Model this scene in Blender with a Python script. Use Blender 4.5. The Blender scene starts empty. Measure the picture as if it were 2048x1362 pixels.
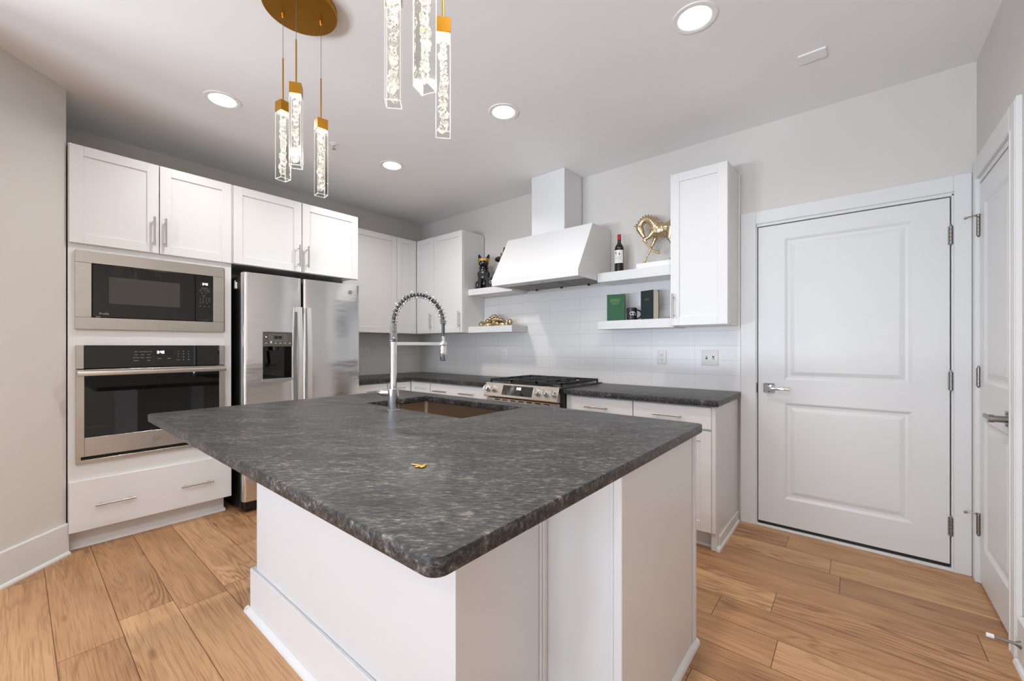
import bpy, bmesh, math, random
from mathutils import Vector, Matrix, noise as mnoise
S = bpy.context.scene
COL = S.collection
R = math.radians
random.seed(7)

# ------------------------------------------------------------------ camera, world, light, exposure
cam = bpy.data.objects.new('camera', bpy.data.cameras.new('camera'))
COL.objects.link(cam)
cam.location = (4.224, -3.292, 1.234)
cam.rotation_euler = (R(90), 0, R(39.715))
cam.data.sensor_width = 36.0
cam.data.lens = 825.595 / 2048 * 36
cam.data.shift_y = 12.157 / 2048
cam.data.clip_start = 0.02
S.camera = cam
S.view_settings.view_transform = 'Standard'
S.view_settings.look = 'None'
S.view_settings.gamma = 1
S.view_settings.use_curve_mapping = False
S.view_settings.exposure = 0.10
W = bpy.data.worlds.new('world'); S.world = W
W.use_nodes = True
W.node_tree.nodes['Background'].inputs[0].default_value = (0.55, 0.68, 1.0, 1)
W.node_tree.nodes['Background'].inputs[1].default_value = 1.5
def daylight(name, loc, rot, sx, sy, power, col):
    l = bpy.data.lights.new(name, 'AREA'); l.shape = 'RECTANGLE'; l.size = sx; l.size_y = sy
    l.energy = power; l.color = col
    o = bpy.data.objects.new(name, l); COL.objects.link(o); o.location = loc; o.rotation_euler = rot
    return o
# daylight through the two living-room windows behind the camera; upward fill lamps added outside brighten the ceiling
for wx in (1.0, 3.4):
    daylight('window_daylight', (wx, -7.36, 1.45), (R(90), 0, 0), 1.7, 2.0, 34, (0.54, 0.77, 1.0))
    daylight('ceiling_fill', (wx, -7.9, 0.25), (R(135), 0, 0), 2.2, 1.2, 450, (0.90, 0.955, 1.0))
# unseen fill lamps added over the camera and living room to lift under-lit sides
for lx, ly, pw in ((3.65, -2.47, 9.5), (3.65, -3.68, 13), (2.46, -3.72, 7), (0.3, -5.2, 9), (2.4, -5.5, 6), (4.25, -4.9, 12)):
    l = bpy.data.lights.new('unseen_fill_lamp', 'AREA'); l.shape = 'DISK'; l.size = 0.138; l.energy = pw; l.spread = R(150); l.color = (1.0, 0.965, 0.925)
    o = bpy.data.objects.new('unseen_fill_lamp', l); COL.objects.link(o); o.location = (lx, ly, 2.757)

# ------------------------------------------------------------------ materials
def lin(c):
    return tuple(((v/255)/12.92 if v/255 <= 0.04045 else ((v/255+0.055)/1.055)**2.4) for v in c) + (1,)
MATS = {}
def mat(name, col, rough=0.5, metal=0.0, spec=0.5, bump=0.0, bscale=200, var=0.0, vscale=3.0, coat=0.0, emit=None, estr=0.0, stretch=None, bdist=0.002):
    m = bpy.data.materials.new(name); m.use_nodes = True
    nt = m.node_tree; b = nt.nodes['Principled BSDF']
    b.inputs['Base Color'].default_value = col
    b.inputs['Roughness'].default_value = rough
    b.inputs['Metallic'].default_value = metal
    b.inputs['Specular IOR Level'].default_value = spec
    b.inputs['Coat Weight'].default_value = coat
    if emit:
        b.inputs['Emission Color'].default_value = emit; b.inputs['Emission Strength'].default_value = estr
    tc = nt.nodes.new('ShaderNodeTexCoord')
    mp = nt.nodes.new('ShaderNodeMapping'); nt.links.new(tc.outputs['Object'], mp.inputs[0])
    if stretch: mp.inputs['Scale'].default_value = stretch
    if bump:
        n = nt.nodes.new('ShaderNodeTexNoise'); n.inputs['Scale'].default_value = bscale; n.inputs['Detail'].default_value = 3
        nt.links.new(mp.outputs[0], n.inputs['Vector'])
        bp = nt.nodes.new('ShaderNodeBump'); bp.inputs['Strength'].default_value = bump; bp.inputs['Distance'].default_value = bdist
        nt.links.new(n.outputs[0], bp.inputs['Height']); nt.links.new(bp.outputs[0], b.inputs['Normal'])
    if var:
        n2 = nt.nodes.new('ShaderNodeTexNoise'); n2.inputs['Scale'].default_value = vscale; n2.inputs['Detail'].default_value = 2
        nt.links.new(tc.outputs['Object'], n2.inputs['Vector'])
        mx = nt.nodes.new('ShaderNodeMix'); mx.data_type = 'RGBA'
        mx.inputs[6].default_value = tuple(c*(1-var) for c in col[:3])+(1,); mx.inputs[7].default_value = tuple(min(1, c*(1+var)) for c in col[:3])+(1,)
        nt.links.new(n2.outputs[0], mx.inputs[0]); nt.links.new(mx.outputs[2], b.inputs['Base Color'])
    MATS[name] = m
    return m
M_cab = mat('white_cabinet_paint', lin((224, 223, 222)), 0.32, var=0.01)
M_trim = mat('white_trim_paint', lin((222, 222, 221)), 0.35, var=0.01)
M_wall = mat('greige_wall_paint', lin((214, 209, 203)), 0.75, spec=0.25, bump=0.02, bscale=250, var=0.01)
M_ceil = mat('ceiling_paint', lin((242, 241, 240)), 0.85, spec=0.2, bump=0.05, bscale=300, var=0.008)
M_steel = mat('brushed_steel', lin((196, 190, 182)), 0.27, 1.0, bump=0.22, bscale=18, stretch=(1, 0.6, 40))
M_steelx = mat('brushed_steel_range', lin((196, 188, 178)), 0.27, 1.0, bump=0.2, bscale=18, stretch=(0.6, 1, 40))
M_sink = mat('satin_sink_steel', lin((176, 160, 142)), 0.30, 1.0, bump=0.1, bscale=60)
M_fridge = mat('fridge_steel', lin((226, 225, 223)), 0.20, 1.0, bump=0.6, bscale=1.7, stretch=(1, 0.8, 3.0), bdist=0.012)
M_nickel = mat('brushed_nickel', lin((186, 180, 172)), 0.28, 1.0, var=0.03, vscale=40)
M_hinge = mat('aged_nickel', lin((150, 146, 140)), 0.35, 1.0, var=0.05, vscale=60)
M_alu = mat('satin_aluminium', lin((228, 227, 224)), 0.5, 1.0, bump=0.05, bscale=80, stretch=(20, 20, 1))
M_hose = mat('grey_steel_hose', lin((84, 86, 86)), 0.4, 0.7, bump=0.3, bscale=400)
M_chrome = mat('polished_chrome', lin((226, 228, 230)), 0.06, 1.0, var=0.01)
M_brass = mat('brushed_brass', lin((186, 134, 46)), 0.35, 1.0, bump=0.08, bscale=120, var=0.06, vscale=8)
M_gold = mat('antique_gold', lin((206, 186, 150)), 0.26, 1.0, bump=0.35, bscale=90, var=0.15, vscale=30)
M_gilt = mat('sunglasses_gold', lin((222, 184, 104)), 0.2, 1.0, var=0.08, vscale=40)
M_keygold = mat('key_gold', lin((232, 186, 96)), 0.2, 1.0, var=0.08, vscale=60)
M_bglass = mat('black_glass', lin((14, 14, 13)), 0.03, spec=0.55, coat=0.0, var=0.05)
M_bplastic = mat('black_plastic', lin((22, 22, 22)), 0.35, var=0.05)
M_black = mat('dark_void', lin((10, 10, 10)), 0.7, var=0.05)
M_mesh = mat('microwave_window_mesh', lin((64, 61, 56)), 0.10, var=0.05, vscale=300)
M_iron = mat('cast_iron', lin((24, 24, 25)), 0.5, bump=0.3, bscale=300, var=0.1, vscale=80)
M_dog = mat('gloss_black_resin', lin((14, 14, 15)), 0.12, bump=0.25, bscale=60, coat=0.5, var=0.1, vscale=20)
M_lens = mat('black_bottle_glass', lin((14, 16, 18)), 0.06, coat=0.4, var=0.1)
M_red = mat('red_capsule', lin((176, 22, 36)), 0.3, var=0.05, vscale=30)
M_label = mat('paper_label', lin((232, 230, 224)), 0.7, var=0.02, vscale=60)
M_print = mat('black_print', lin((30, 30, 30)), 0.7, var=0.05)
M_greyprint = mat('grey_print', lin((168, 166, 160)), 0.5, var=0.02)
M_goldprint = mat('gold_foil_print', lin((176, 166, 96)), 0.4, 0.4, var=0.05, vscale=200)
M_green = mat('green_book_cloth', lin((24, 86, 50)), 0.6, bump=0.2, bscale=300, var=0.22, vscale=60)
M_teal = mat('dark_teal_book_cloth', lin((12, 34, 36)), 0.55, bump=0.2, bscale=300, var=0.15, vscale=60)
M_pages = mat('book_pages', lin((222, 212, 192)), 0.8, bump=0.3, bscale=400, stretch=(8, 1, .2), var=0.04, vscale=30)
M_mug = mat('black_mug_glaze', lin((28, 27, 29)), 0.18, coat=0.3, var=0.08)
M_white_pl = mat('white_plastic', lin((240, 239, 236)), 0.35, var=0.01)
M_slot = mat('outlet_slot', lin((60, 58, 56)), 0.6, var=0.05)
M_marble = mat('white_plinth', lin((236, 234, 230)), 0.4, var=0.03, vscale=30)
M_grey = mat('grey_display_panel', lin((84, 80, 72)), 0.35, var=0.05)
M_digit = mat('lit_digits', (1, 1, 1, 1), 0.5, emit=(0.92, 0.96, 1, 1), estr=2.2)
M_lamp = mat('lamp_lens', (1, 1, 1, 1), 0.5, emit=(1.0, 0.97, 0.94, 1), estr=9.0)
M_led = mat('pendant_led', (1, 1, 1, 1), 0.5, emit=(1.0, 0.95, 0.86, 1), estr=10)
M_cord = mat('pendant_cord', lin((120, 116, 108)), 0.4, 0.6, var=0.05)
M_rubber = mat('white_rubber', lin((232, 230, 226)), 0.6, var=0.02)

def node_floor():
    m = bpy.data.materials.new('oak_plank_floor'); m.use_nodes = True; nt = m.node_tree; b = nt.nodes['Principled BSDF']
    N = nt.nodes.new; L = nt.links.new
    tc = N('ShaderNodeTexCoord'); sp = N('ShaderNodeSeparateXYZ'); L(tc.outputs['Object'], sp.inputs[0])
    def mth(op, a, c=None):
        n = N('ShaderNodeMath'); n.operation = op
        for i, v in enumerate((a, c)):
            if v is None: continue
            if isinstance(v, (int, float)): n.inputs[i].default_value = v
            else: L(v, n.inputs[i])
        return n.outputs[0]
    PW, PL = 0.1945, 1.22
    v = mth('DIVIDE', mth('ADD', sp.outputs[1], 2.80+PW*40), PW)
    row = mth('FLOOR', v); fv = mth('FRACT', v)
    wn = N('ShaderNodeTexWhiteNoise'); wn.noise_dimensions = '1D'; L(row, wn.inputs['W'])
    u = mth('ADD', mth('DIVIDE', mth('ADD', sp.outputs[0], 20), PL), wn.outputs[0])
    colm = mth('FLOOR', u); fu = mth('FRACT', u)
    cb = N('ShaderNodeCombineXYZ'); L(row, cb.inputs[0]); L(colm, cb.inputs[1])
    wn2 = N('ShaderNodeTexWhiteNoise'); wn2.noise_dimensions = '3D'; L(cb.outputs[0], wn2.inputs['Vector'])
    # grain coordinates, shifted per plank
    off = N('ShaderNodeVectorMath'); off.operation = 'SCALE'; L(wn2.outputs['Color'], off.inputs[0]); off.inputs['Scale'].default_value = 30
    ad = N('ShaderNodeVectorMath'); ad.operation = 'ADD'; L(tc.outputs['Object'], ad.inputs[0]); L(off.outputs[0], ad.inputs[1])
    def noise(scale_vec, sc, det, dist=0.0):
        mp = N('ShaderNodeMapping'); mp.inputs['Scale'].default_value = scale_vec; L(ad.outputs[0], mp.inputs[0])
        n = N('ShaderNodeTexNoise'); n.inputs['Scale'].default_value = sc; n.inputs['Detail'].default_value = det; n.inputs['Distortion'].default_value = dist
        L(mp.outputs[0], n.inputs['Vector']); return n.outputs[0]
    fine = noise((2.6, 95, 1), 2.0, 4)
    broad = noise((0.9, 6, 1), 2.0, 3, 0.6)
    # cathedral rings: warped field through a sine
    ring = noise((0.55, 4.2, 1), 1.5, 2, 0.3)
    rs = mth('ADD', mth('MULTIPLY', mth('SINE', mth('MULTIPLY', ring, 95)), 0.5), 0.5)
    rs = mth('POWER', rs, 2.5)
    kmask = noise((0.8, 2.0, 1), 1.3, 1)
    cr = N('ShaderNodeValToRGB'); e = cr.color_ramp.elements
    e[0].position = 0.0; e[0].color = lin((150, 109, 78)); e[1].position = 1.0; e[1].color = lin((206, 164, 120))
    x = e.new(0.5); x.color = lin((182, 139, 98))
    t = mth('ADD', mth('MULTIPLY', wn2.outputs[0], 0.62), mth('MULTIPLY', broad, 0.95)); t = mth('SUBTRACT', t, 0.30)
    L(t, cr.inputs[0])
    def mixc(fac, a, colr):
        mx = N('ShaderNodeMix'); mx.data_type = 'RGBA'; mx.blend_type = 'MULTIPLY'; L(fac, mx.inputs[0]); L(a, mx.inputs[6]); mx.inputs[7].default_value = colr
        return mx.outputs[2]
    km = mth('MULTIPLY', mth('MAXIMUM', mth('MULTIPLY', mth('SUBTRACT', kmask, 0.42), 4), 0.0), 0.55); km = mth('MINIMUM', km, 0.55)
    c = mixc(mth('MULTIPLY', rs, km), cr.outputs[0], lin((150, 112, 86)))
    fm = mth('MAXIMUM', mth('MULTIPLY', mth('SUBTRACT', fine, 0.5), 2.6), 0.0)
    c = mixc(mth('MINIMUM', fm, 0.5), c, lin((168, 130, 100)))
    # dark mineral streaks and knots
    vor = N('ShaderNodeTexVoronoi'); vor.inputs['Scale'].default_value = 1.0
    mpv = N('ShaderNodeMapping'); mpv.inputs['Scale'].default_value = (1.6, 5.5, 1); L(ad.outputs[0], mpv.inputs[0]); L(mpv.outputs[0], vor.inputs['Vector'])
    kn = mth('MAXIMUM', mth('SUBTRACT', 1.0, mth('MULTIPLY', mth('ADD', vor.outputs['Distance'], mth('MULTIPLY', fine, 0.10)), 6.5)), 0.0)
    c = mixc(mth('MINIMUM', mth('MULTIPLY', kn, 1.3), 0.75), c, lin((96, 66, 44)))
    # joints
    def edge(f, wd):
        d = mth('MINIMUM', f, mth('SUBTRACT', 1.0, f))
        return mth('LESS_THAN', d, wd)
    jt = mth('MAXIMUM', edge(fv, 0.0085), edge(fu, 0.0013))
    c = mixc(mth('MULTIPLY', jt, 0.75), c, lin((80, 56, 40)))
    L(c, b.inputs['Base Color'])
    b.inputs['Roughness'].default_value = 0.42
    b.inputs['Specular IOR Level'].default_value = 0.4
    bp = N('ShaderNodeBump'); bp.inputs['Strength'].default_value = 0.25; bp.inputs['Distance'].default_value = 0.002
    L(mth('SUBTRACT', mth('MULTIPLY', fine, 0.25), jt), bp.inputs['Height']); L(bp.outputs[0], b.inputs['Normal'])
    return m
M_floor = node_floor()

def node_granite():
    m = bpy.data.materials.new('leathered_granite'); m.use_nodes = True; nt = m.node_tree; b = nt.nodes['Principled BSDF']
    N = nt.nodes.new; L = nt.links.new
    tc = N('ShaderNodeTexCoord')
    rot = N('ShaderNodeMapping'); rot.inputs['Rotation'].default_value = (0, 0, R(-38)); L(tc.outputs['Object'], rot.inputs[0])
    def noise(sv, sc, det, rough=0.6, dist=0.0):
        mp = N('ShaderNodeMapping'); mp.inputs['Scale'].default_value = sv; L(rot.outputs[0], mp.inputs[0])
        n = N('ShaderNodeTexNoise'); n.inputs['Scale'].default_value = sc; n.inputs['Detail'].default_value = det; n.inputs['Roughness'].default_value = rough; n.inputs['Distortion'].default_value = dist
        L(mp.outputs[0], n.inputs['Vector']); return n.outputs[0]
    n1 = noise((1, 2.6, 2.0), 42, 5, 0.70, 0.4)
    n2 = noise((1, 2.8, 1.5), 7, 4, 0.6, 0.4)
    n3 = noise((1, 2.2, 1.5), 110, 3, 0.7)
    def mth(op, a, c):
        n = N('ShaderNodeMath'); n.operation = op
        for i, v in enumerate((a, c)):
            if isinstance(v, (int, float)): n.inputs[i].default_value = v
            else: L(v, n.inputs[i])
        return n.outputs[0]
    t = mth('ADD', mth('MULTIPLY', n1, 0.6), mth('ADD', mth('MULTIPLY', n2, 0.25), mth('MULTIPLY', n3, 0.25)))
    cr = N('ShaderNodeValToRGB'); e = cr.color_ramp.elements
    e[0].position = 0.41; e[0].color = lin((18, 18, 19)); e[1].position = 0.72; e[1].color = lin((146, 140, 132))
    x = e.new(0.52); x.color = lin((40, 39, 40)); y = e.new(0.595); y.color = lin((70, 67, 64))
    L(t, cr.inputs[0]); L(cr.outputs[0], b.inputs['Base Color'])
    b.inputs['Roughness'].default_value = 0.36; b.inputs['Specular IOR Level'].default_value = 0.4
    bp = N('ShaderNodeBump'); bp.inputs['Strength'].default_value = 0.7; bp.inputs['Distance'].default_value = 0.003
    L(t, bp.inputs['Height']); L(bp.outputs[0], b.inputs['Normal'])
    return m
M_granite = node_granite()

def node_tile():
    m = bpy.data.materials.new('white_wall_tile'); m.use_nodes = True; nt = m.node_tree; b = nt.nodes['Principled BSDF']
    N = nt.nodes.new; L = nt.links.new
    tc = N('ShaderNodeTexCoord'); sp = N('ShaderNodeSeparateXYZ'); L(tc.outputs['Object'], sp.inputs[0])
    def mth(op, a, c=None):
        n = N('ShaderNodeMath'); n.operation = op
        for i, v in enumerate((a, c)):
            if v is None: continue
            if isinstance(v, (int, float)): n.inputs[i].default_value = v
            else: L(v, n.inputs[i])
        return n.outputs[0]
    def line(coord, off, per, wd):
        f = mth('FRACT', mth('DIVIDE', mth('ADD', coord, off), per))
        d = mth('MINIMUM', f, mth('SUBTRACT', 1.0, f))
        return mth('LESS_THAN', d, wd/per)
    hor = mth('ADD', sp.outputs[0], mth('MULTIPLY', sp.outputs[1], 1.0))
    ln = mth('MAXIMUM', line(hor, 33.1-2.953, 0.331, 0.0012), line(sp.outputs[2], 10.8-1.027+0.001, 0.108, 0.0013))
    mx = N('ShaderNodeMix'); mx.data_type = 'RGBA'; L(ln, mx.inputs[0]); mx.inputs[6].default_value = lin((233, 231, 229)); mx.inputs[7].default_value = lin((214, 211, 208))
    L(mx.outputs[2], b.inputs['Base Color']); b.inputs['Roughness'].default_value = 0.22
    bp = N('ShaderNodeBump'); bp.inputs['Strength'].default_value = 0.5; bp.inputs['Distance'].default_value = 0.002; bp.invert = True
    L(ln, bp.inputs['Height']); L(bp.outputs[0], b.inputs['Normal'])
    return m
M_tile = node_tile()

def node_clear(name, tint, gloss_min, rough, emit=0.0):
    m = bpy.data.materials.new(name); m.use_nodes = True; nt = m.node_tree; N = nt.nodes.new; L = nt.links.new
    for n in list(nt.nodes):
        if n.type == 'BSDF_PRINCIPLED': nt.nodes.remove(n)
    out = [n for n in nt.nodes if n.type == 'OUTPUT_MATERIAL'][0]
    tr = N('ShaderNodeBsdfTransparent'); tr.inputs[0].default_value = tint
    gl = N('ShaderNodeBsdfGlossy'); gl.inputs['Roughness'].default_value = rough
    fr = N('ShaderNodeFresnel'); fr.inputs[0].default_value = 1.25
    ad = N('ShaderNodeMath'); ad.operation = 'ADD'; ad.inputs[1].default_value = gloss_min; L(fr.outputs[0], ad.inputs[0])
    mx = N('ShaderNodeMixShader'); L(ad.outputs[0], mx.inputs[0]); L(tr.outputs[0], mx.inputs[1]); L(gl.outputs[0], mx.inputs[2])
    last = mx.outputs[0]
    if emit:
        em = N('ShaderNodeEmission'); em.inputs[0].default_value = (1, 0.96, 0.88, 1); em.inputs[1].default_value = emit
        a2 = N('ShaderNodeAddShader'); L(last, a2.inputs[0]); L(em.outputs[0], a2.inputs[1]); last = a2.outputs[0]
    L(last, out.inputs[0]); return m
M_acryl = node_clear('clear_acrylic', (0.97, 0.97, 0.96, 1), 0.0, 0.05)
M_edge = node_clear('painted_edge_glow', (0.94, 0.94, 0.92, 1), 0.12, 0.1, 0.26)  # emission paints in LED light caught by the acrylic edges
M_pane = node_clear('window_glass', (0.97, 0.98, 1.0, 1), 0.02, 0.01)
def node_ice():
    m = bpy.data.materials.new('crushed_crystal'); m.use_nodes = True; b = m.node_tree.nodes['Principled BSDF']
    N = m.node_tree.nodes.new; L = m.node_tree.links.new
    b.inputs['Base Color'].default_value = (0.97, 0.95, 0.90, 1); b.inputs['Transmission Weight'].default_value = 1.0
    b.inputs['Roughness'].default_value = 0.03; b.inputs['IOR'].default_value = 1.5
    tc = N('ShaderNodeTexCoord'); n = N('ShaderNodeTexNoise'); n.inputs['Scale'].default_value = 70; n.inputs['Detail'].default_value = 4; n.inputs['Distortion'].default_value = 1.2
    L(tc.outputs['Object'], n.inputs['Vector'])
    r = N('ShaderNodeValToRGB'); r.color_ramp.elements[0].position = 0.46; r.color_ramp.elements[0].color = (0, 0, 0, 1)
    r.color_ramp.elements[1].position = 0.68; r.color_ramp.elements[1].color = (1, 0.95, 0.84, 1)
    L(n.outputs[0], r.inputs[0]); L(r.outputs[0], b.inputs['Emission Color']); b.inputs['Emission Strength'].default_value = 0.40  # patchy emission stands in for cap LED light caught in the chunks
    return m
M_ice = node_ice()

# ------------------------------------------------------------------ mesh helpers
def BM(): return bmesh.new()
def box(bm, x0, x1, y0, y1, z0, z1, bev=0.0, seg=1):
    if x0 > x1: x0, x1 = x1, x0
    if y0 > y1: y0, y1 = y1, y0
    if z0 > z1: z0, z1 = z1, z0
    v = [bm.verts.new((x, y, z)) for x in (x0, x1) for y in (y0, y1) for z in (z0, z1)]
    fs = [(0, 1, 3, 2), (4, 6, 7, 5), (0, 4, 5, 1), (2, 3, 7, 6), (0, 2, 6, 4), (1, 5, 7, 3)]
    faces = [bm.faces.new([v[i] for i in f]) for f in fs]
    if bev > 0:
        es = list({e for f in faces for e in f.edges})
        bmesh.ops.bevel(bm, geom=es, offset=min(bev, (x1-x0)*.45, (y1-y0)*.45, (z1-z0)*.45), segments=seg, affect='EDGES', profile=0.5)
    return bm
def tf(F):
    k, o = F
    if k == 'x': return lambda u, v, w: (o+w, u, v)      # faces +x
    if k == 'y': return lambda u, v, w: (u, o-w, v)      # faces -y
    if k == 'X': return lambda u, v, w: (o-w, u, v)      # faces -x
    if k == 'Y': return lambda u, v, w: (u, o+w, v)      # faces +y
def ub(bm, F, u0, u1, v0, v1, w0, w1, bev=0.0, seg=1):
    T = tf(F); a = T(u0, v0, w0); b = T(u1, v1, w1)
    return box(bm, a[0], b[0], a[1], b[1], a[2], b[2], bev, seg)
def cyl(bm, p0, p1, r0, r1=None, seg=16):
    p0 = Vector(p0); p1 = Vector(p1); r1 = r0 if r1 is None else r1
    d = (p1-p0).normalized(); a = d.orthogonal().normalized(); b = d.cross(a)
    A = [bm.verts.new(p0+(a*math.cos(t)+b*math.sin(t))*r0) for t in [2*math.pi*i/seg for i in range(seg)]]
    B = [bm.verts.new(p1+(a*math.cos(t)+b*math.sin(t))*r1) for t in [2*math.pi*i/seg for i in range(seg)]]
    for i in range(seg): bm.faces.new((A[i], A[(i+1) % seg], B[(i+1) % seg], B[i]))
    bm.faces.new(A[::-1]); bm.faces.new(B)
    return bm
def tube(bm, pts, r, seg=8, closed=False):
    P = [Vector(p) for p in pts]; n = len(P); rings = []
    rr = r if callable(r) else (lambda i: r)
    up = None
    for i in range(n):
        if closed: d = P[(i+1) % n]-P[i-1]
        else: d = P[min(i+1, n-1)]-P[max(i-1, 0)]
        d.normalize()
        if up is None: up = d.orthogonal().normalized()
        up = (up-d*up.dot(d)).normalized(); b = d.cross(up)
        rings.append([bm.verts.new(P[i]+(up*math.cos(t)+b*math.sin(t))*rr(i)) for t in [2*math.pi*k/seg for k in range(seg)]])
    for i in range(n if closed else n-1):
        A, B = rings[i], rings[(i+1) % n]
        for k in range(seg): bm.faces.new((A[k], A[(k+1) % seg], B[(k+1) % seg], B[k]))
    if not closed: bm.faces.new(rings[0][::-1]); bm.faces.new(rings[-1])
    return bm
def lathe(bm, prof, c, seg=24, axis='z'):
    rings = []
    for r, z in prof:
        ring = []
        for k in range(seg):
            t = 2*math.pi*k/seg
            ring.append(bm.verts.new((c[0]+r*math.cos(t), c[1]+r*math.sin(t), c[2]+z)))
        rings.append(ring)
    for A, B in zip(rings, rings[1:]):
        for k in range(seg): bm.faces.new((A[k], A[(k+1) % seg], B[(k+1) % seg], B[k]))
    bm.faces.new(rings[0][::-1]); bm.faces.new(rings[-1])
    return bm
def ell(bm, c, r, rot=None, seg=16):
    m = Matrix.Translation(c) @ (rot.to_4x4() if rot else Matrix()) @ Matrix.Diagonal((r[0], r[1], r[2], 1))
    bmesh.ops.create_uvsphere(bm, u_segments=seg, v_segments=seg//2+2, radius=1, matrix=m)
def limb(bm, p0, p1, r0, r1):
    cyl(bm, p0, p1, r0, r1, 12); ell(bm, p0, (r0,)*3, seg=12); ell(bm, p1, (r1,)*3, seg=12)
def prism(bm, poly, axis, a0, a1):
    """extrude a closed 2D polygon along an axis ('x': poly=(y,z), 'y': poly=(x,z), 'z': poly=(x,y))"""
    f = {'x': lambda p, a: (a, p[0], p[1]), 'y': lambda p, a: (p[0], a, p[1]), 'z': lambda p, a: (p[0], p[1], a)}[axis]
    A = [bm.verts.new(f(p, a0)) for p in poly]; B = [bm.verts.new(f(p, a1)) for p in poly]
    n = len(poly)
    for i in range(n): bm.faces.new((A[i], A[(i+1) % n], B[(i+1) % n], B[i]))
    bm.faces.new(A[::-1]); bm.faces.new(B)
    return bm
def origin_of(o):
    p = Vector((0, 0, 0))
    while o is not None: p = p+o.location; o = o.parent
    return p
def obj(name, bm, material, parent=None, local=False, smooth=True, angle=35):
    bmesh.ops.recalc_face_normals(bm, faces=bm.faces[:])
    if not local:
        if parent is None:
            xs = [v.co for v in bm.verts]
            loc = Vector(((min(v.x for v in xs)+max(v.x for v in xs))/2, (min(v.y for v in xs)+max(v.y for v in xs))/2, min(v.z for v in xs)))
        else:
            loc = origin_of(parent)
        for v in bm.verts: v.co -= loc
    me = bpy.data.meshes.new(name); bm.to_mesh(me); bm.free()
    if smooth:
        for p in me.polygons: p.use_smooth = True
        me.set_sharp_from_angle(angle=R(angle))
    me.materials.append(material)
    o = bpy.data.objects.new(name, me); COL.objects.link(o)
    if parent is None:
        if not local: o.location = loc
    else: o.parent = parent
    return o
def tag(o, label, cat, group=None):
    o['label'] = label; o['category'] = cat
    if group: o['group'] = group
    return o
def thing(name, label, cat, loc, group=None, rotz=0):
    o = bpy.data.objects.new(name, None); COL.objects.link(o); o.location = loc; o.rotation_euler = (0, 0, rotz)
    o.empty_display_size = 0.05
    return tag(o, label, cat, group)
def struct(name, bm, m, parent=None):
    """a piece of the room itself; keeps world coordinates as object coordinates"""
    bmesh.ops.recalc_face_normals(bm, faces=bm.faces[:])
    me = bpy.data.meshes.new(name); bm.to_mesh(me); bm.free(); me.materials.append(m)
    o = bpy.data.objects.new(name, me); COL.objects.link(o)
    if parent: o.parent = parent
    else: o['kind'] = 'structure'
    return o
def world_mesh(name, bm, m, parent=None): return obj(name, bm, m, parent)
_font = {}
def text_bm(bm, F, txt, u, v, w, size, thick=0.0006, align='CENTER', shear=0.0, sx=1.0):
    c = bpy.data.curves.new('t', 'FONT'); c.body = txt; c.size = size; c.align_x = align; c.extrude = thick/2; c.shear = shear; c.resolution_u = 2
    o = bpy.data.objects.new('t', c); COL.objects.link(o)
    dg = bpy.context.evaluated_depsgraph_get(); dg.update()
    me = bpy.data.meshes.new_from_object(o.evaluated_get(dg))
    T = tf(F); off = len(bm.verts)
    vs = [bm.verts.new(T(u+p.co.x*sx, v+p.co.y, w+thick/2+p.co.z)) for p in me.vertices]
    for p in me.polygons:
        try: bm.faces.new([vs[i] for i in p.vertices])
        except ValueError: pass
    bpy.data.objects.remove(o); bpy.data.curves.remove(c); bpy.data.meshes.remove(me)
    return bm
SEG7 = {'0': 'abcdef', '1': 'bc', '3': 'abcdg', '4': 'bcfg', '9': 'abcdfg', '7': 'abc', '2': 'abdeg'}
def seven(bm, F, txt, u, v, w, h):
    """seven-segment clock digits, height h, left at u"""
    d = h*0.12; wd = h*0.5
    for ch in txt:
        if ch == ':':
            for vv in (0.3, 0.7): ub(bm, F, u, u+d, v+h*vv-d/2, v+h*vv+d/2, w, w+0.0006)
            u += d*2.2; continue
        for s in SEG7[ch]:
            if s == 'a': ub(bm, F, u, u+wd, v+h-d, v+h, w, w+0.0006)
            if s == 'g': ub(bm, F, u, u+wd, v+h/2-d/2, v+h/2+d/2, w, w+0.0006)
            if s == 'd': ub(bm, F, u, u+wd, v, v+d, w, w+0.0006)
            if s == 'f': ub(bm, F, u, u+d, v+h/2, v+h, w, w+0.0006)
            if s == 'b': ub(bm, F, u+wd-d, u+wd, v+h/2, v+h, w, w+0.0006)
            if s == 'e': ub(bm, F, u, u+d, v, v+h/2, w, w+0.0006)
            if s == 'c': ub(bm, F, u+wd-d, u+wd, v, v+h/2, w, w+0.0006)
        u += wd+d*1.6
    return bm
def monogram(bm, F, u, v, w, r):
    """round script monogram: ring and two curled initials"""
    T = tf(F)
    tube(bm, [T(u+r*math.cos(t), v+r*math.sin(t), w) for t in [2*math.pi*i/32 for i in range(32)]], r*0.07, 6, True)
    def arc(cx, cy, rr, a0, a1): return [T(u+r*(cx+rr*math.cos(R(a0+(a1-a0)*i/12))), v+r*(cy+rr*math.sin(R(a0+(a1-a0)*i/12))), w) for i in range(13)]
    tube(bm, arc(-0.28, 0.05, 0.36, 60, 330), r*0.06, 6)
    tube(bm, arc(-0.10, -0.25, 0.22, 100, -160), r*0.06, 6)
    tube(bm, arc(0.32, 0.24, 0.22, 50, 270), r*0.06, 6)
    tube(bm, arc(0.32, -0.22, 0.25, 90, 320), r*0.06, 6)
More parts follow.
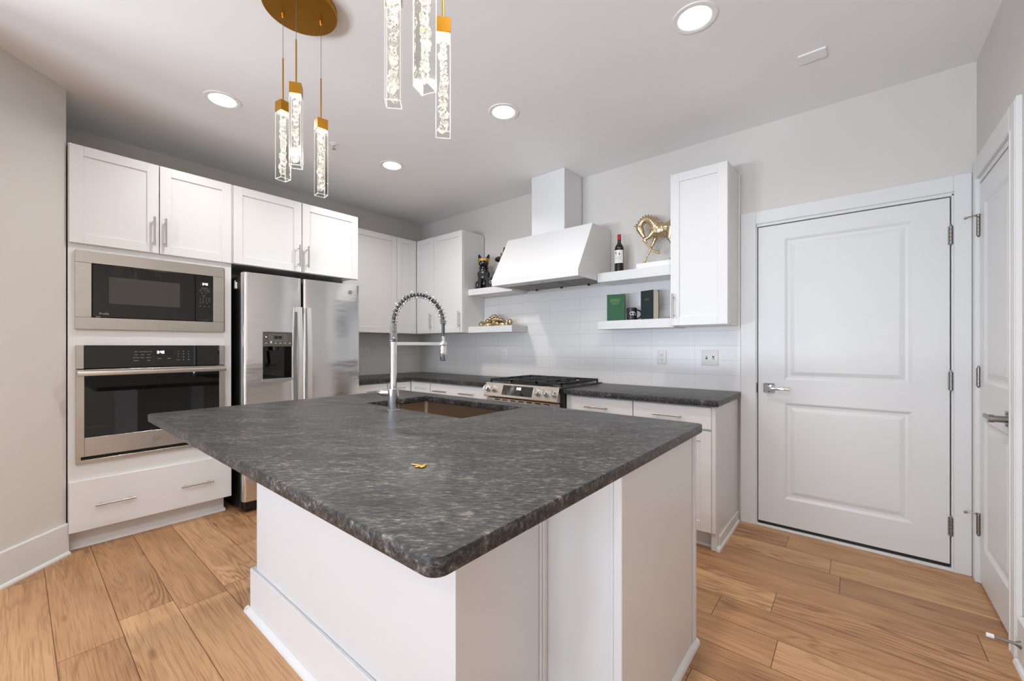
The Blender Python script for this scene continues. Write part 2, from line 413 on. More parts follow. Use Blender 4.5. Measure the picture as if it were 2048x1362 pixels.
def shaker(bm, F, u0, u1, v0, v1, w0, st=0.06, th=0.02, rec=0.008):
    b = 0.0012
    ub(bm, F, u0, u0+st, v0, v1, w0, w0+th, b); ub(bm, F, u1-st, u1, v0, v1, w0, w0+th, b)
    ub(bm, F, u0+st, u1-st, v1-st, v1, w0, w0+th, b); ub(bm, F, u0+st, u1-st, v0, v0+st, w0, w0+th, b)
    ub(bm, F, u0+st-.001, u1-st+.001, v0+st-.001, v1-st+.001, w0+.002, w0+th-rec)
    return bm
def pull(F, u, v, Ln, vertical, parent, w0, label=None):
    """slim bar pull on two posts"""
    bm = BM(); T = tf(F); r = 0.006; so = 0.032
    if vertical:
        cyl(bm, T(u, v-Ln/2, w0+so), T(u, v+Ln/2, w0+so), r, seg=14)
        for s in (-1, 1): cyl(bm, T(u, v+s*Ln*.36, w0), T(u, v+s*Ln*.36, w0+so), r*.75, seg=10)
    else:
        cyl(bm, T(u-Ln/2, v, w0+so), T(u+Ln/2, v, w0+so), r, seg=14)
        for s in (-1, 1): cyl(bm, T(u+s*Ln*.36, v, w0), T(u+s*Ln*.36, v, w0+so), r*.75, seg=10)
    return obj('handle', bm, M_nickel, parent)
def mould_panel(bm, F, u0, u1, v0, v1, w):
    """moulded raised panel filling an opening of a door leaf"""
    T = tf(F); loops = []
    for ins, dw in ((0, 0), (0.006, -0.003), (0.016, -0.009), (0.030, -0.010), (0.052, -0.004), (0.056, -0.0035)):
        loops.append([bm.verts.new(T(a, b, w+dw)) for a, b in ((u0+ins, v0+ins), (u1-ins, v0+ins), (u1-ins, v1-ins), (u0+ins, v1-ins))])
    for A, B in zip(loops, loops[1:]):
        for k in range(4): bm.faces.new((A[k], A[(k+1) % 4], B[(k+1) % 4], B[k]))
    bm.faces.new(loops[-1])

H = 2.763
# ------------------------------------------------------------------ room shell
bm = BM(); box(bm, -2.0, 5.2, -7.6, 0.3, -0.1, 0.0); struct('floor', bm, M_floor)
bm = BM(); box(bm, -2.0, 5.2, -7.6, 0.3, H, H+0.1); struct('ceiling', bm, M_ceil)
bm = BM(); box(bm, -0.12, 0, -3.1, 0.12, 0, H); struct('wall_left', bm, M_wall)
bm = BM()
box(bm, 0.0, 3.685, 0, 0.12, 0, H); box(bm, 3.685, 4.648, 0, 0.12, 2.083, H); box(bm, 4.648, 4.726, 0, 0.12, 0, H)
box(bm, 3.60, 4.726, 0.125, 0.20, 0, 2.3); struct('wall_back', bm, M_wall)  # box here: unseen backing added behind the front door to block light leaks
bm = BM()
box(bm, 4.726, 4.86, -0.072, 0.12, 0, H); box(bm, 4.726, 4.86, -0.70, -0.072, 2.10, H); box(bm, 4.726, 4.86, -7.2, -0.70, 0, H)
box(bm, 4.865, 4.94, -0.80, 0.12, 0, 2.3); struct('wall_right', bm, M_wall)  # box here: unseen backing added behind this door so no outside light leaks in
bm = BM()   # angled wall beside the oven cabinet, then the living-room side
p = [(0.0, -3.1), (0.622, -3.1), (1.33, -3.808), (-1.5, -3.808), (-1.5, -3.95), (1.47, -3.95)]
prism(bm, [(0.0, -3.0985), (0.622, -3.0985), (1.331, -3.8075), (-1.6, -3.8075), (-1.6, -3.70), (0.0, -3.70)], 'z', 0, H)
struct('wall_angled', bm, M_wall)
bm = BM(); box(bm, -1.72, -1.6, -7.2, -3.70, 0, H); struct('wall_living', bm, M_wall)
bm = BM()
for a, b in ((-1.72, 0.10), (1.90, 2.50), (4.30, 4.86)): box(bm, a, b, -7.32, -7.2, 0, H)
for a, b in ((0.10, 1.90), (2.50, 4.30)):
    box(bm, a, b, -7.32, -7.2, 0, 0.4); box(bm, a, b, -7.32, -7.2, 2.5, H)
struct('wall_rear', bm, M_wall)
for i, (a, b) in enumerate(((0.10, 1.90), (2.50, 4.30))):
    bm = BM()
    for u0, u1, v0, v1 in ((a, a+.06, .4, 2.5), (b-.06, b, .4, 2.5), (a, b, .4, .46), (a, b, 2.44, 2.5), ((a+b)/2-.03, (a+b)/2+.03, .46, 2.44), (a, b, 1.42, 1.47)):
        box(bm, u0, u1, -7.28, -7.22, v0, v1)
    w = struct('window_%d' % (i+1), bm, M_trim)
    bm = BM(); box(bm, a+.06, b-.06, -7.252, -7.248, .46, 2.44); struct('window_pane', bm, M_pane, w)

def base_profile(bm, pts, h=0.187, th=0.016):
    """baseboard with a shoe moulding along a polyline of (x,y), room on the left-hand side of travel"""
    for (x0, y0), (x1, y1) in zip(pts, pts[1:]):
        d = Vector((x1-x0, y1-y0)); n = Vector((-d.y, d.x)).normalized()
        prof = [(0, 0), (0.028, 0), (0.028, 0.008), (0.024, 0.016), (th, 0.022), (th, h-.006), (th-.004, h), (0, h)]
        A = [bm.verts.new((x0+n.x*a, y0+n.y*a, z)) for a, z in prof]; B = [bm.verts.new((x1+n.x*a, y1+n.y*a, z)) for a, z in prof]
        k = len(prof)
        for i in range(k): bm.faces.new((A[i], A[(i+1) % k], B[(i+1) % k], B[i]))
        bm.faces.new(A[::-1]); bm.faces.new(B)
bm = BM(); base_profile(bm, [(1.33, -3.8065), (0.6235, -3.0995)][::-1] if False else [(1.331, -3.8065), (0.6235, -3.099)][::-1]); struct('baseboard_angled', bm, M_trim)
bm = BM(); base_profile(bm, [(4.726, -7.2), (4.726, -0.80)]); struct('baseboard_right', bm, M_trim)

# casings
bm = BM()
F = ('y', 0.0)
def casing(bm, F, ui0, ui1, uo0, uo1, vi, vo, th=0.018):
    ub(bm, F, uo0, ui0, 0, vo, 0, th, .003); ub(bm, F, ui1, uo1, 0, vo, 0, th, .003); ub(bm, F, ui0, ui1, vi, vo, 0, th, .003)
    for a, b in ((ui0-.008, ui0), (ui1, ui1+.008)): ub(bm, F, a, b, 0, vi+.008, th-.006, th-.002)
casing(bm, F, 3.697, 4.640, 3.602, 4.708, 2.080, 2.168)
ub(bm, F, 3.690, 3.703, 0, 2.073, -0.10, 0.006, .002); ub(bm, F, 4.632, 4.646, 0, 2.073, -0.10, 0.006, .002); ub(bm, F, 3.690, 4.646, 2.062, 2.082, -0.10, 0.006, .002)
ub(bm, F, 3.690, 4.646, 0, 0.016, -0.10, 0.016, .003)
struct('trim_1', bm, M_trim)
F = ('X', 4.726)
bm = BM()
ub(bm, F, -0.078, -0.0195, 0, 2.215, 0, .018, .003); ub(bm, F, -0.795, -0.690, 0, 2.215, 0, .018, .003); ub(bm, F, -0.690, -0.078, 2.112, 2.215, 0, .018, .003)
ub(bm, F, -0.783, -0.776, 0, 2.20, .016, .0205, .001); ub(bm, F, -0.715, -0.708, 0, 2.112, .016, .0205, .001)
ub(bm, F, -0.700, -0.690, 0, 2.10, -.10, .004, .002); ub(bm, F, -0.080, -0.072, 0, 2.10, -.10, .004, .002); ub(bm, F, -0.700, -0.072, 2.085, 2.112, -.10, .004, .002)
struct('trim_2', bm, M_trim)

# doors: leaf, handle, hinges
def door(name, F, u0, u1, z0, z1, pu0, pu1, panels, wf):
    bm = BM()
    th = 0.035
    ub(bm, F, u0, pu0, z0, z1, wf-th, wf); ub(bm, F, pu1, u1, z0, z1, wf-th, wf)
    zs = [z0]+[z for pr in panels for z in pr]+[z1]
    for i in range(0, len(zs), 2): ub(bm, F, pu0, pu1, zs[i], zs[i+1], wf-th, wf)
    for a, b in panels:
        mould_panel(bm, F, pu0, pu1, a, b, wf)
        ub(bm, F, pu0, pu1, a, b, wf-th, wf-.014)
    return struct(name, bm, M_trim)
F = ('y', 0.0)
d1 = door('door_1', F, 3.7085, 4.6265, 0.035, 2.056, 3.862, 4.478, [(0.215, 0.858), (1.012, 1.958)], -0.002)
bm = BM(); ub(bm, F, 3.7085, 4.6265, 0.017, 0.034, -0.036, -0.003); struct('door_sweep', bm, M_bplastic, d1)
def hinge(F, u, z, parent, h=0.10, pin=None):
    bm = BM(); T = tf(F)
    for i in range(5):
        a = z-h/2+i*h/5
        cyl(bm, T(u, a+.0008, .006), T(u, a+h/5-.0008, .006), .0085, seg=14)
    cyl(bm, T(u, z+h/2, .006), T(u, z+h/2+.012, .006), .006, .003, seg=10); cyl(bm, T(u, z-h/2-.008, .006), T(u, z-h/2, .006), .003, .006, seg=10)
    ub(bm, F, u-.011, u+.011, z-h/2, z+h/2, -.001, .0012)
    h_ = obj('hinge', bm, M_hinge, parent)
    if pin:
        bm = BM()
        q = [T(u, z+h/2+.012, .008), T(u+pin*.003, z+h/2+.013, .022), T(u+pin*.008, z+h/2+.010, .045)]
        tube(bm, q, .0035, 8); cyl(bm, q[-1], T(u+pin*.011, z+h/2+.006, .056), .007, .006, seg=10)
        cyl(bm, T(u, z+h/2+.004, .006), T(u, z+h/2+.018, .006), .010, seg=12)
        obj('hinge_stop', bm, M_hinge, h_)
for z in (1.846, 1.044, 0.245): hinge(F, 4.630, z, d1)
def lever(F, u, z, parent, dr, m, rose=0.066):
    T = tf(F); bm = BM()
    ub(bm, F, u-rose/2, u+rose/2, z-rose/2, z+rose/2, -.002, .008, .002)
    h_ = obj('door_handle', bm, m, parent)
    bm = BM(); cyl(bm, T(u, z, .006), T(u, z, .05), .014, seg=18)
    cyl(bm, T(u, z, .045), T(u, z, .062), .017, seg=18)
    obj('spindle', bm, m, h_)
    bm = BM(); ub(bm, F, u, u+dr*.125, z-.010, z+.008, .046, .058, .004, 2); obj('lever', bm, m, h_)
    for s in (-1, 1):
        bm = BM(); cyl(bm, T(u, z+s*.024, .0075), T(u, z+s*.024, .0095), .004, seg=10); obj('screw', bm, M_bplastic, h_)
lever(F, 3.773, 0.952, d1, 1, M_chrome)
bm = BM(); ub(bm, F, 3.693, 3.7035, 0.915, 0.985, -.02, .009, .003); struct('strike_plate', bm, M_hinge, d1)
F2 = ('X', 4.726)
d2 = door('door_2', F2, -0.688, -0.083, 0.012, 2.078, -0.60, -0.165, [(0.20, 0.86), (1.05, 1.97)], 0.0)
for z, pn in ((1.86, 1), (1.075, None), (0.30, 1)): hinge(F2, -0.079, z, d2, 0.095, pn)
lever(F2, -0.615, 0.925, d2, 1, M_hinge)

# door stop on the baseboard
t = thing('door_stop', 'rigid door stop with white rubber tip sticking out of right baseboard', 'door stop', (4.71, -0.845, 0.097))
bm = BM(); cyl(bm, (4.712, -0.845, .097), (4.695, -0.845, .097), .016, .007); cyl(bm, (4.697, -0.845, .097), (4.640, -0.845, .099), .0055, .005); obj('rod', bm, M_hinge, t)
bm = BM(); cyl(bm, (4.642, -0.845, .099), (4.622, -0.845, .0995), .0085, .0085); obj('rubber_tip', bm, M_rubber, t)

# ------------------------------------------------------------------ oven tower
FL = ('x', 0.0)
t = thing('oven_cabinet', 'tall white cabinet housing the microwave and wall oven beside the angled wall', 'cabinet', (0.31, -2.675, 0))
bm = BM()
Y0, Y1 = -3.092, -2.256
box(bm, .005, .60, Y0, Y0+.018, .115, 2.447); box(bm, .005, .60, Y1-.018, Y1, .115, 2.447)
box(bm, .005, .60, Y0, Y1, 2.43, 2.447); box(bm, .005, .012, Y0, Y1, .115, 2.44)
for z in (.115, .455, 1.262, 1.83): box(bm, .012, .60, Y0+.018, Y1-.018, z, z+.018)
# face frame
for a, b, c, d in ((Y0, Y0+.035, .115, 2.447), (Y1-.042, Y1, .115, 2.447), (Y0+.035, Y1-.042, 2.40, 2.447), (Y0+.035, Y1-.042, 1.806, 1.90), (Y0+.035, Y1-.042, 1.235, 1.342), (Y0+.035, Y1-.042, .40, .530), (Y0+.035, Y1-.042, .115, .14)):
    box(bm, .60, .625, a, b, c, d, .0008)
obj('carcass', bm, M_cab, t)
for u0, u1, hu in ((-3.088, -2.677, -2.705), (-2.672, -2.260, -2.646)):
    bm = BM(); shaker(bm, FL, u0, u1, 1.856, 2.444, .6255); dd = obj('door', bm, M_cab, t); pull(FL, hu, 1.995, .19, True, dd, .6455)
bm = BM(); ub(bm, FL, -3.089, -2.260, .122, .426, .6255, .6455, .0015); dw = obj('drawer', bm, M_cab, t)
for u in (-2.888, -2.47): pull(FL, u, .268, .185, False, dw, .6455)
bm = BM(); box(bm, .01, .556, Y0, Y1-.03, 0, .1145); prism(bm, [(.556, 0), (.572, 0), (.570, .010), (.556, .022)], 'y', Y0, Y1-.022); obj('toe_kick', bm, M_cab, t)

# microwave
t = thing('microwave', 'built-in microwave with wide steel trim above the wall oven', 'microwave', (0.63, -2.685, 1.34))
bm = BM()
a, b, c, d = -3.064, -2.306, 1.340, 1.815; ga, gb, gc, gd = -2.993, -2.374, 1.413, 1.743
for q in ((a, b, gd, d), (a, b, c, gc), (a, ga, gc, gd), (gb, b, gc, gd)): ub(bm, FL, q[0], q[1], q[2], q[3], .6255, .643, .0015)
obj('trim_frame', bm, M_steel, t)
bm = BM(); box(bm, .15, .6255, -3.03, -2.33, 1.36, 1.79); obj('body', bm, M_black, t)
bm = BM(); ub(bm, FL, ga+.003, -2.4795, gc+.003, gd-.003, .626, .645, .002); dd = obj('door', bm, M_bglass, t)
bm = BM(); ub(bm, FL, -2.918, -2.566, 1.503, 1.668, .645, .6456); obj('window', bm, M_mesh, dd)
bm = BM(); text_bm(bm, FL, 'Profile', -2.962, 1.432, .645, .017, align='LEFT', shear=.15); obj('lettering', bm, M_greyprint, dd)
bm = BM(); ub(bm, FL, -2.975, -2.955, 1.4165, 1.4195, .645, .6455); obj('sticker', bm, M_greyprint, dd)
bm = BM(); ub(bm, FL, -2.4775, gb-.003, gc+.003, gd-.003, .626, .645, .002); pn = obj('control_panel', bm, M_bglass, t)
bm = BM(); ub(bm, FL, -2.455, -2.402, 1.668, 1.692, .645, .6454); obj('display', bm, M_black, pn)
bm = BM(); seven(bm, FL, '3:40', -2.438, 1.673, .6454, .014); obj('clock_digits', bm, M_digit, pn)
bm = BM()
text_bm(bm, FL, 'SENSOR COOK', -2.426, 1.650, .645, .0055)
for r_, (z, ws) in enumerate(((1.638, ('Popcorn', 'Reheat', 'Beverage')), (1.626, ('Potato', 'Veg', 'Defrost')), (1.612, ('Cook', 'Timer')))):
    for k, w_ in enumerate(ws): text_bm(bm, FL, w_, -2.448+k*.022+(.008 if len(ws) == 2 else 0), z, .645, .0052)
text_bm(bm, FL, 'EXPRESS', -2.430, 1.594, .645, .005)
for r_ in range(3):
    for k in range(3): text_bm(bm, FL, str(r_*3+k+1), -2.450+k*.017, 1.581-r_*.012, .645, .0075)
    text_bm(bm, FL, ('Power', 'Add 30', 'Delay')[r_], -2.397, 1.581-r_*.012, .645, .005)
text_bm(bm, FL, 'Cancel', -2.450, 1.545, .645, .0052); text_bm(bm, FL, '0', -2.433, 1.544, .645, .0075); text_bm(bm, FL, 'Start', -2.412, 1.545, .645, .0052)
for k, w_ in enumerate(('Mute', 'Light', 'Set')): text_bm(bm, FL, w_, -2.450+k*.025, 1.520, .645, .0052)
obj('key_legends', bm, M_greyprint, pn)
bm = BM(); ub(bm, FL, -2.459, -2.394, 1.443, 1.468, .645, .6475, .001); obj('open_button', bm, M_bplastic, pn)

# wall oven
t = thing('oven', 'steel and black glass wall oven below the microwave', 'oven', (0.63, -2.683, .53))
bm = BM(); box(bm, .10, .6255, -3.03, -2.335, .545, 1.225); obj('body', bm, M_black, t)
for a, b in ((-3.062, -3.026), (-2.337, -2.305)):
    bm = BM(); ub(bm, FL, a, b, 1.100, 1.242, .6255, .648, .0015); obj('end_cap', bm, M_steel, t)
bm = BM(); ub(bm, FL, -3.0255, -2.3375, 1.101, 1.242, .6255, .649, .0015); pn = obj('control_panel', bm, M_bglass, t)
bm = BM(); ub(bm, FL, -2.70, -2.60, 1.172, 1.212, .649, .6494); obj('display', bm, M_black, pn)
bm = BM(); seven(bm, FL, '3:40', -2.688, 1.188, .6494, .017); obj('clock_digits', bm, M_digit, pn)
bm = BM()
for r_, ws in enumerate((('Bake', 'Conv Bake', 'Conv Roast'), ('Broil', 'Warm', 'Proof'), ('Self Clean', 'Steam', 'Options'), ('Remote', '', 'Light'))):
    for k, w_ in enumerate(ws):
        if w_: text_bm(bm, FL, w_, -2.792+k*.031, 1.198-r_*.019, .649, .0075)
text_bm(bm, FL, 'Timer', -2.675, 1.152, .649, .0085); text_bm(bm, FL, 'Start', -2.625, 1.152, .649, .0085)
for k in range(9): text_bm(bm, FL, str(k+1), -2.575+(k % 3)*.028, 1.198-(k//3)*.019, .649, .010)
text_bm(bm, FL, 'Cancel', -2.575, 1.141, .649, .007); text_bm(bm, FL, '0', -2.547, 1.141, .649, .010); text_bm(bm, FL, 'Off', -2.519, 1.141, .649, .008)
obj('key_legends', bm, M_greyprint, pn)
bm = BM()
a, b = -3.062, -2.305
for q in ((a, -3.0245, .568, 1.095), (-2.3385, b, .568, 1.095), (-3.0245, -2.3385, 1.072, 1.095), (-3.0245, -2.3385, .568, .682)): ub(bm, FL, q[0], q[1], q[2], q[3], .6255, .652, .0015)
dr = obj('door', bm, M_steel, t)
bm = BM(); ub(bm, FL, -3.0245, -2.3385, .682, 1.072, .627, .6515); obj('door_glass', bm, M_bglass, dr)
bm = BM(); ub(bm, FL, -3.058, -2.309, 1.058, 1.086, .690, .712, .004, 2)
for u in (-3.035, -2.332): ub(bm, FL, u-.016, u+.016, 1.060, 1.084, .650, .694, .002)
obj('handle', bm, M_steel, dr)
bm = BM(); monogram(bm, FL, -2.690, .626, .6525, .017); obj('monogram', bm, M_hinge, dr)
bm = BM(); ub(bm, FL, a, b, .530, .548, .6255, .648, .001); ub(bm, FL, a, a+.022, .548, .568, .6255, .648); ub(bm, FL, b-.022, b, .548, .568, .6255, .648); obj('bottom_trim', bm, M_steel, t)
bm = BM(); ub(bm, FL, a+.022, b-.022, .549, .567, .626, .634); obj('vent_slot', bm, M_black, t)

# ------------------------------------------------------------------ refrigerator and the cabinet above it
t = thing('fridge_cabinet', 'white two-door wall cabinet over the refrigerator', 'cabinet', (.31, -1.74, 1.858))
bm = BM(); box(bm, .005, .60, -2.2545, -1.237, 1.872, 2.447); box(bm, .60, .625, -2.2545, -1.237, 1.858, 2.447, .0008); obj('carcass', bm, M_cab, t)
for u0, u1, hu in ((-2.246, -1.752, -1.779), (-1.744, -1.240, -1.708)):
    bm = BM(); shaker(bm, FL, u0, u1, 1.860, 2.444, .6255); dd = obj('door', bm, M_cab, t); pull(FL, hu, 1.99, .18, True, dd, .6455)

t = thing('refrigerator', 'steel side-by-side refrigerator with a dispenser in its left door', 'refrigerator', (.40, -1.755, 0))
FY0, FY1 = -2.218, -1.290
bm = BM(); box(bm, .03, .695, FY0, FY1, .025, 1.765, .004); obj('case', bm, M_bplastic, t)
def fridge_door(y0, y1, z0, z1, hole=None):
    """door with gently bowed front; hole=(y,y,z,z) leaves the dispenser recess open"""
    bm = BM(); n = 14
    ys = [y0+(y1-y0)*i/n for i in range(n+1)]
    if hole:
        ys = sorted(set([y for y in ys if not (hole[0]-.02 < y < hole[1]+.02)] + [hole[0], hole[1]] + [hole[0]+(hole[1]-hole[0])*k/6 for k in range(1, 6)]))
    def xf(y):
        s = (y-y0)/(y1-y0); e = min(s, 1-s)*(y1-y0)
        x = .766+.016*math.sin(math.pi*s)
        if e < .018: x -= .018-math.sqrt(max(0, .018**2-(.018-e)**2))
        return x
    ys = sorted(set(ys+[y0+.003, y0+.009, y0+.018, y1-.018, y1-.009, y1-.003]))
    zs = [z0, z1] if not hole else [z0, hole[2], hole[3], z1]
    grid = [[bm.verts.new((xf(y), y, z)) for z in zs] for y in ys]
    for i in range(len(ys)-1):
        for j in range(len(zs)-1):
            if hole and j == 1 and ys[i] >= hole[0]-1e-6 and ys[i+1] <= hole[1]+1e-6: continue
            bm.faces.new((grid[i][j], grid[i+1][j], grid[i+1][j+1], grid[i][j+1]))
    bk = [[bm.verts.new((.70, y, z)) for z in (z0, z1)] for y in (y0, y1)]
    bm.faces.new((bk[0][0], bk[0][1], bk[1][1], bk[1][0]))
    bm.faces.new([g[-1] for g in grid]+[bk[1][1], bk[0][1]]); bm.faces.new([g[0] for g in grid]+[bk[1][0], bk[0][0]])
    bm.faces.new([grid[0][j] for j in range(len(zs))]+[bk[0][1], bk[0][0]]); bm.faces.new([grid[-1][j] for j in range(len(zs))]+[bk[1][1], bk[1][0]])
    if hole:
        i0 = min(range(len(ys)), key=lambda i: abs(ys[i]-hole[0])); i1 = min(range(len(ys)), key=lambda i: abs(ys[i]-hole[1]))
        for j in (1, 2):
            ed = [grid[i][j] for i in range(i0, i1+1)]; bb = [bm.verts.new((.705, v.co.y, v.co.z)) for v in ed]
            for k in range(len(ed)-1): bm.faces.new((ed[k], ed[k+1], bb[k+1], bb[k]))
        for i in (i0, i1):
            bm.faces.new((grid[i][1], grid[i][2], bm.verts.new((.705, ys[i], hole[3])), bm.verts.new((.705, ys[i], hole[2]))))
    return bm
HOLE = (-2.095, -1.884, .985, 1.347)
fd = obj('freezer_door', fridge_door(FY0, -1.803, .085, 1.785, HOLE), M_fridge, t)
fr = obj('fridge_door', fridge_door(-1.789, FY1, .085, 1.785), M_fridge, t)
for par, hy in ((fd, -1.833), (fr, -1.762)):
    bm = BM()
    prof = [(.806+.022*math.sin(math.pi*k/16), .53+1.02*k/16) for k in range(17)]
    poly = prof+[(x-.016, z) for x, z in reversed(prof)]
    A = [bm.verts.new((x, hy-.0165, z)) for x, z in poly]; B = [bm.verts.new((x, hy+.0165, z)) for x, z in poly]; n = len(poly)
    for i in range(n): bm.faces.new((A[i], A[(i+1) % n], B[(i+1) % n], B[i]))
    for k in range(16):
        bm.faces.new((A[k], A[k+1], A[n-2-k], A[n-1-k])); bm.faces.new((B[k], B[k+1], B[n-2-k], B[n-1-k]))
    for z in (.55, 1.53): box(bm, .765, .803, hy-.012, hy+.012, z-.02, z+.02, .003)
    obj('handle', bm, M_alu, par)
bm = BM(); monogram(bm, FL, -1.392, 1.716, .785, .017); ub(bm, FL, -1.409, -1.375, 1.699, 1.733, .775, .7835, .008); obj('monogram', bm, M_nickel, fr)
# dispenser: bezel, control panel, cavity, paddle, tray
yb0, yb1, zb0, zb1 = HOLE
bm = BM()
box(bm, .7055, .7105, yb0+.001, yb1-.001, zb0+.001, 1.235); box(bm, .71, .775, yb0+.0005, yb0+.006, zb0+.001, 1.235); box(bm, .71, .775, yb1-.006, yb1-.0005, zb0+.001, 1.235); box(bm, .71, .778, yb0+.006, yb1-.006, zb0+.001, zb0+.008)
dp = obj('dispenser', bm, M_bglass, fd)
bm = BM(); prism(bm, [(yb0+.001+(yb1-yb0-.002)*k/10, 1.339+.0075*math.sin(math.pi*k/10)) for k in range(11)]+[(yb1-.001, 1.236), (yb0+.001, 1.236)], 'x', .72, .786); cp = obj('control_panel', bm, M_grey, dp)
FP = ('x', .786)
bm = BM()
yc = (yb0+yb1)/2
for k in (-1, 1): ub(bm, FP, yc+k*.014-.012, yc+k*.014+.012, 1.295, 1.315, 0, .0005)
obj('display', bm, M_black, cp)
bm = BM()
for u in (-.045, .045):
    for v in (1.295, 1.312): cyl(bm, (.7855, yc+u, v), (.7868, yc+u, v), .0035, seg=8)
for k in range(6): ub(bm, FP, yc-.085+k*.034-.009, yc-.085+k*.034+.009, 1.256, 1.260, 0, .0005); ub(bm, FP, yc-.085+k*.034-.005, yc-.085+k*.034+.005, 1.262, 1.266, 0, .0005)
for q in ((-.062, .062, 1.324, 1.3255), (-.062, .062, 1.278, 1.2795), (-.062, -.0605, 1.278, 1.325), (.0605, .062, 1.278, 1.325)): ub(bm, FP, yc+q[0], yc+q[1], q[2], q[3], 0, .0004)
obj('key_legends', bm, M_greyprint, cp)
for u, v in ((-.085, 1.308), (-.05, 1.270)):
    bm = BM(); cyl(bm, (.7855, yc+u, v), (.787, yc+u, v), .0035, seg=10); obj('indicator_light', bm, M_digit, cp)
bm = BM(); cyl(bm, (.742, yc-.005, 1.235), (.742, yc-.005, 1.205), .028, .024, 16); prism(bm, [(yc-.045, 1.20), (yc+.035, 1.20), (yc+.026, 1.10), (yc-.036, 1.10)], 'x', .728, .742); obj('paddle', bm, M_bplastic, dp)
bm = BM(); prism(bm, [(yb0-.004+(yb1-yb0+.008)*k/12, zb0-.012-.022*math.sin(math.pi*k/12)) for k in range(13)]+[(yb1+.004, zb0+.004), (yb0-.004, zb0+.004)], 'x', .758, .790); obj('drip_lip', bm, M_fridge, fd)
bm = BM(); box(bm, .62, .745, FY0+.01, FY1-.01, .012, .082, .006)
for y in (FY0+.05, FY1-.05): cyl(bm, (.70, y, 0), (.70, y, .015), .02)
obj('base_grille', bm, M_bplastic, t)
for y in (FY0+.01, FY1-.06):
    bm = BM(); box(bm, .66, .735, y, y+.05, 1.766, 1.792, .006); obj('hinge_cover', bm, M_bplastic, t)
m_ = BM(); box(m_, .585, .635, FY0-.0075, FY0-.0005, 1.672, 1.722, .003); box(m_, .598, .622, FY0-.0095, FY0-.0075, 1.684, 1.735, .002)
tag(obj('magnet', m_, M_white_pl), 'small pale clip magnet on black left side of refrigerator', 'magnet')

# ------------------------------------------------------------------ corner wall cabinets
Zl, Zu = 1.380, 2.445
t = thing('upper_cabinet', 'white single-door wall cabinet just right of the refrigerator', 'cabinet', (.17, -.92, Zl))
bm = BM(); box(bm, .0095, .3195, -1.2355, -.6005, Zl, Zu, .0008); obj('carcass', bm, M_cab, t)
bm = BM(); shaker(bm, FL, -1.233, -.603, Zl+.002, Zu-.002, .320); dd = obj('door', bm, M_cab, t); pull(FL, -1.205, 1.52, .175, True, dd, .340)
t = thing('corner_cabinet', 'white L-shaped corner wall cabinet with a folding door where the walls meet', 'cabinet', (.2, -.2, Zl))
bm = BM(); prism(bm, [(.0095, -.5995), (.3195, -.5995), (.3195, -.3165), (.6475, -.3165), (.6475, -.0095), (.0095, -.0095)], 'z', Zl, Zu); obj('carcass', bm, M_cab, t)
bm = BM(); shaker(bm, FL, -.597, -.342, Zl+.002, Zu-.002, .320, st=.055); obj('door', bm, M_cab, t)
FB = ('y', 0.0)
bm = BM(); shaker(bm, FB, .344, .645, Zl+.002, Zu-.002, .317, st=.055); dd = obj('door', bm, M_cab, t); pull(FB, .606, 1.515, .17, True, dd, .337)
t = thing('upper_cabinet', 'white single-door wall cabinet left of the range hood, beside the open shelves', 'cabinet', (.875, -.17, Zl))
bm = BM(); box(bm, .6485, 1.100, -.3165, -.0095, Zl, Zu, .0008); obj('carcass', bm, M_cab, t)
bm = BM(); shaker(bm, FB, .651, 1.098, Zl+.002, Zu-.002, .317); dd = obj('door', bm, M_cab, t); pull(FB, 1.068, 1.517, .172, True, dd, .337)
t = thing('upper_cabinet', 'white single-door wall cabinet between the open shelves and the front door', 'cabinet', (3.405, -.17, Zl))
bm = BM(); box(bm, 3.221, 3.590, -.3165, -.0095, Zl, Zu, .0008); box(bm, 3.590, 3.601, -.032, -.0005, Zl-.01, Zu+.002, .002); obj('carcass', bm, M_cab, t)
bm = BM(); shaker(bm, FB, 3.223, 3.588, Zl+.002, Zu-.002, .317); dd = obj('door', bm, M_cab, t); pull(FB, 3.247, 1.517, .172, True, dd, .337)

# ------------------------------------------------------------------ backsplash tile
def tiles(label, *boxes):
    bm = BM()
    for q in boxes: box(bm, *q)
    tag(obj('backsplash', bm, M_tile, smooth=False, local=True), label, 'backsplash')
tiles('white stacked wall tile on the left wall beside the refrigerator', (.0005, .009, -1.26, -.0095, .9145, 1.3795))
tiles('white stacked wall tile along the back wall above the range countertop', (.0005, 3.600, -.009, -.0005, .9145, 1.3795))
tiles('upper field of white tile between the shelves and under the hood', (1.1015, 3.2195, -.009, -.0005, 1.380, 1.7565))

# ------------------------------------------------------------------ floating shelves
for x0, x1, z0, z1, lb in ((1.101, 1.697, 1.768, 1.831, 'upper white floating shelf left of the hood, carrying the black dog statue'),
                           (1.101, 1.697, 1.377, 1.441, 'lower white floating shelf left of the hood, carrying the gold knot'),
                           (2.606, 3.2195, 1.757, 1.831, 'upper white floating shelf right of the hood, carrying bottle and horse'),
                           (2.606, 3.2195, 1.374, 1.441, 'lower white floating shelf right of the hood, carrying books and mug')):
    bm = BM(); box(bm, x0, x1, -.252, -.0095, z0, z1, .0015)
    tag(obj('floating_shelf', bm, M_cab), lb, 'shelf', 'open shelves on both sides of the hood')

# ------------------------------------------------------------------ range hood
t = thing('range_hood', 'white tapered range hood with tall chimney above the range', 'range hood', (2.144, -.27, 1.775))
bm = BM()
x0, x1 = 1.711, 2.603
poly = [(-.0095, 1.777), (-.553, 1.777), (-.553, 1.830), (-.325, 2.230), (-.0095, 2.230)]
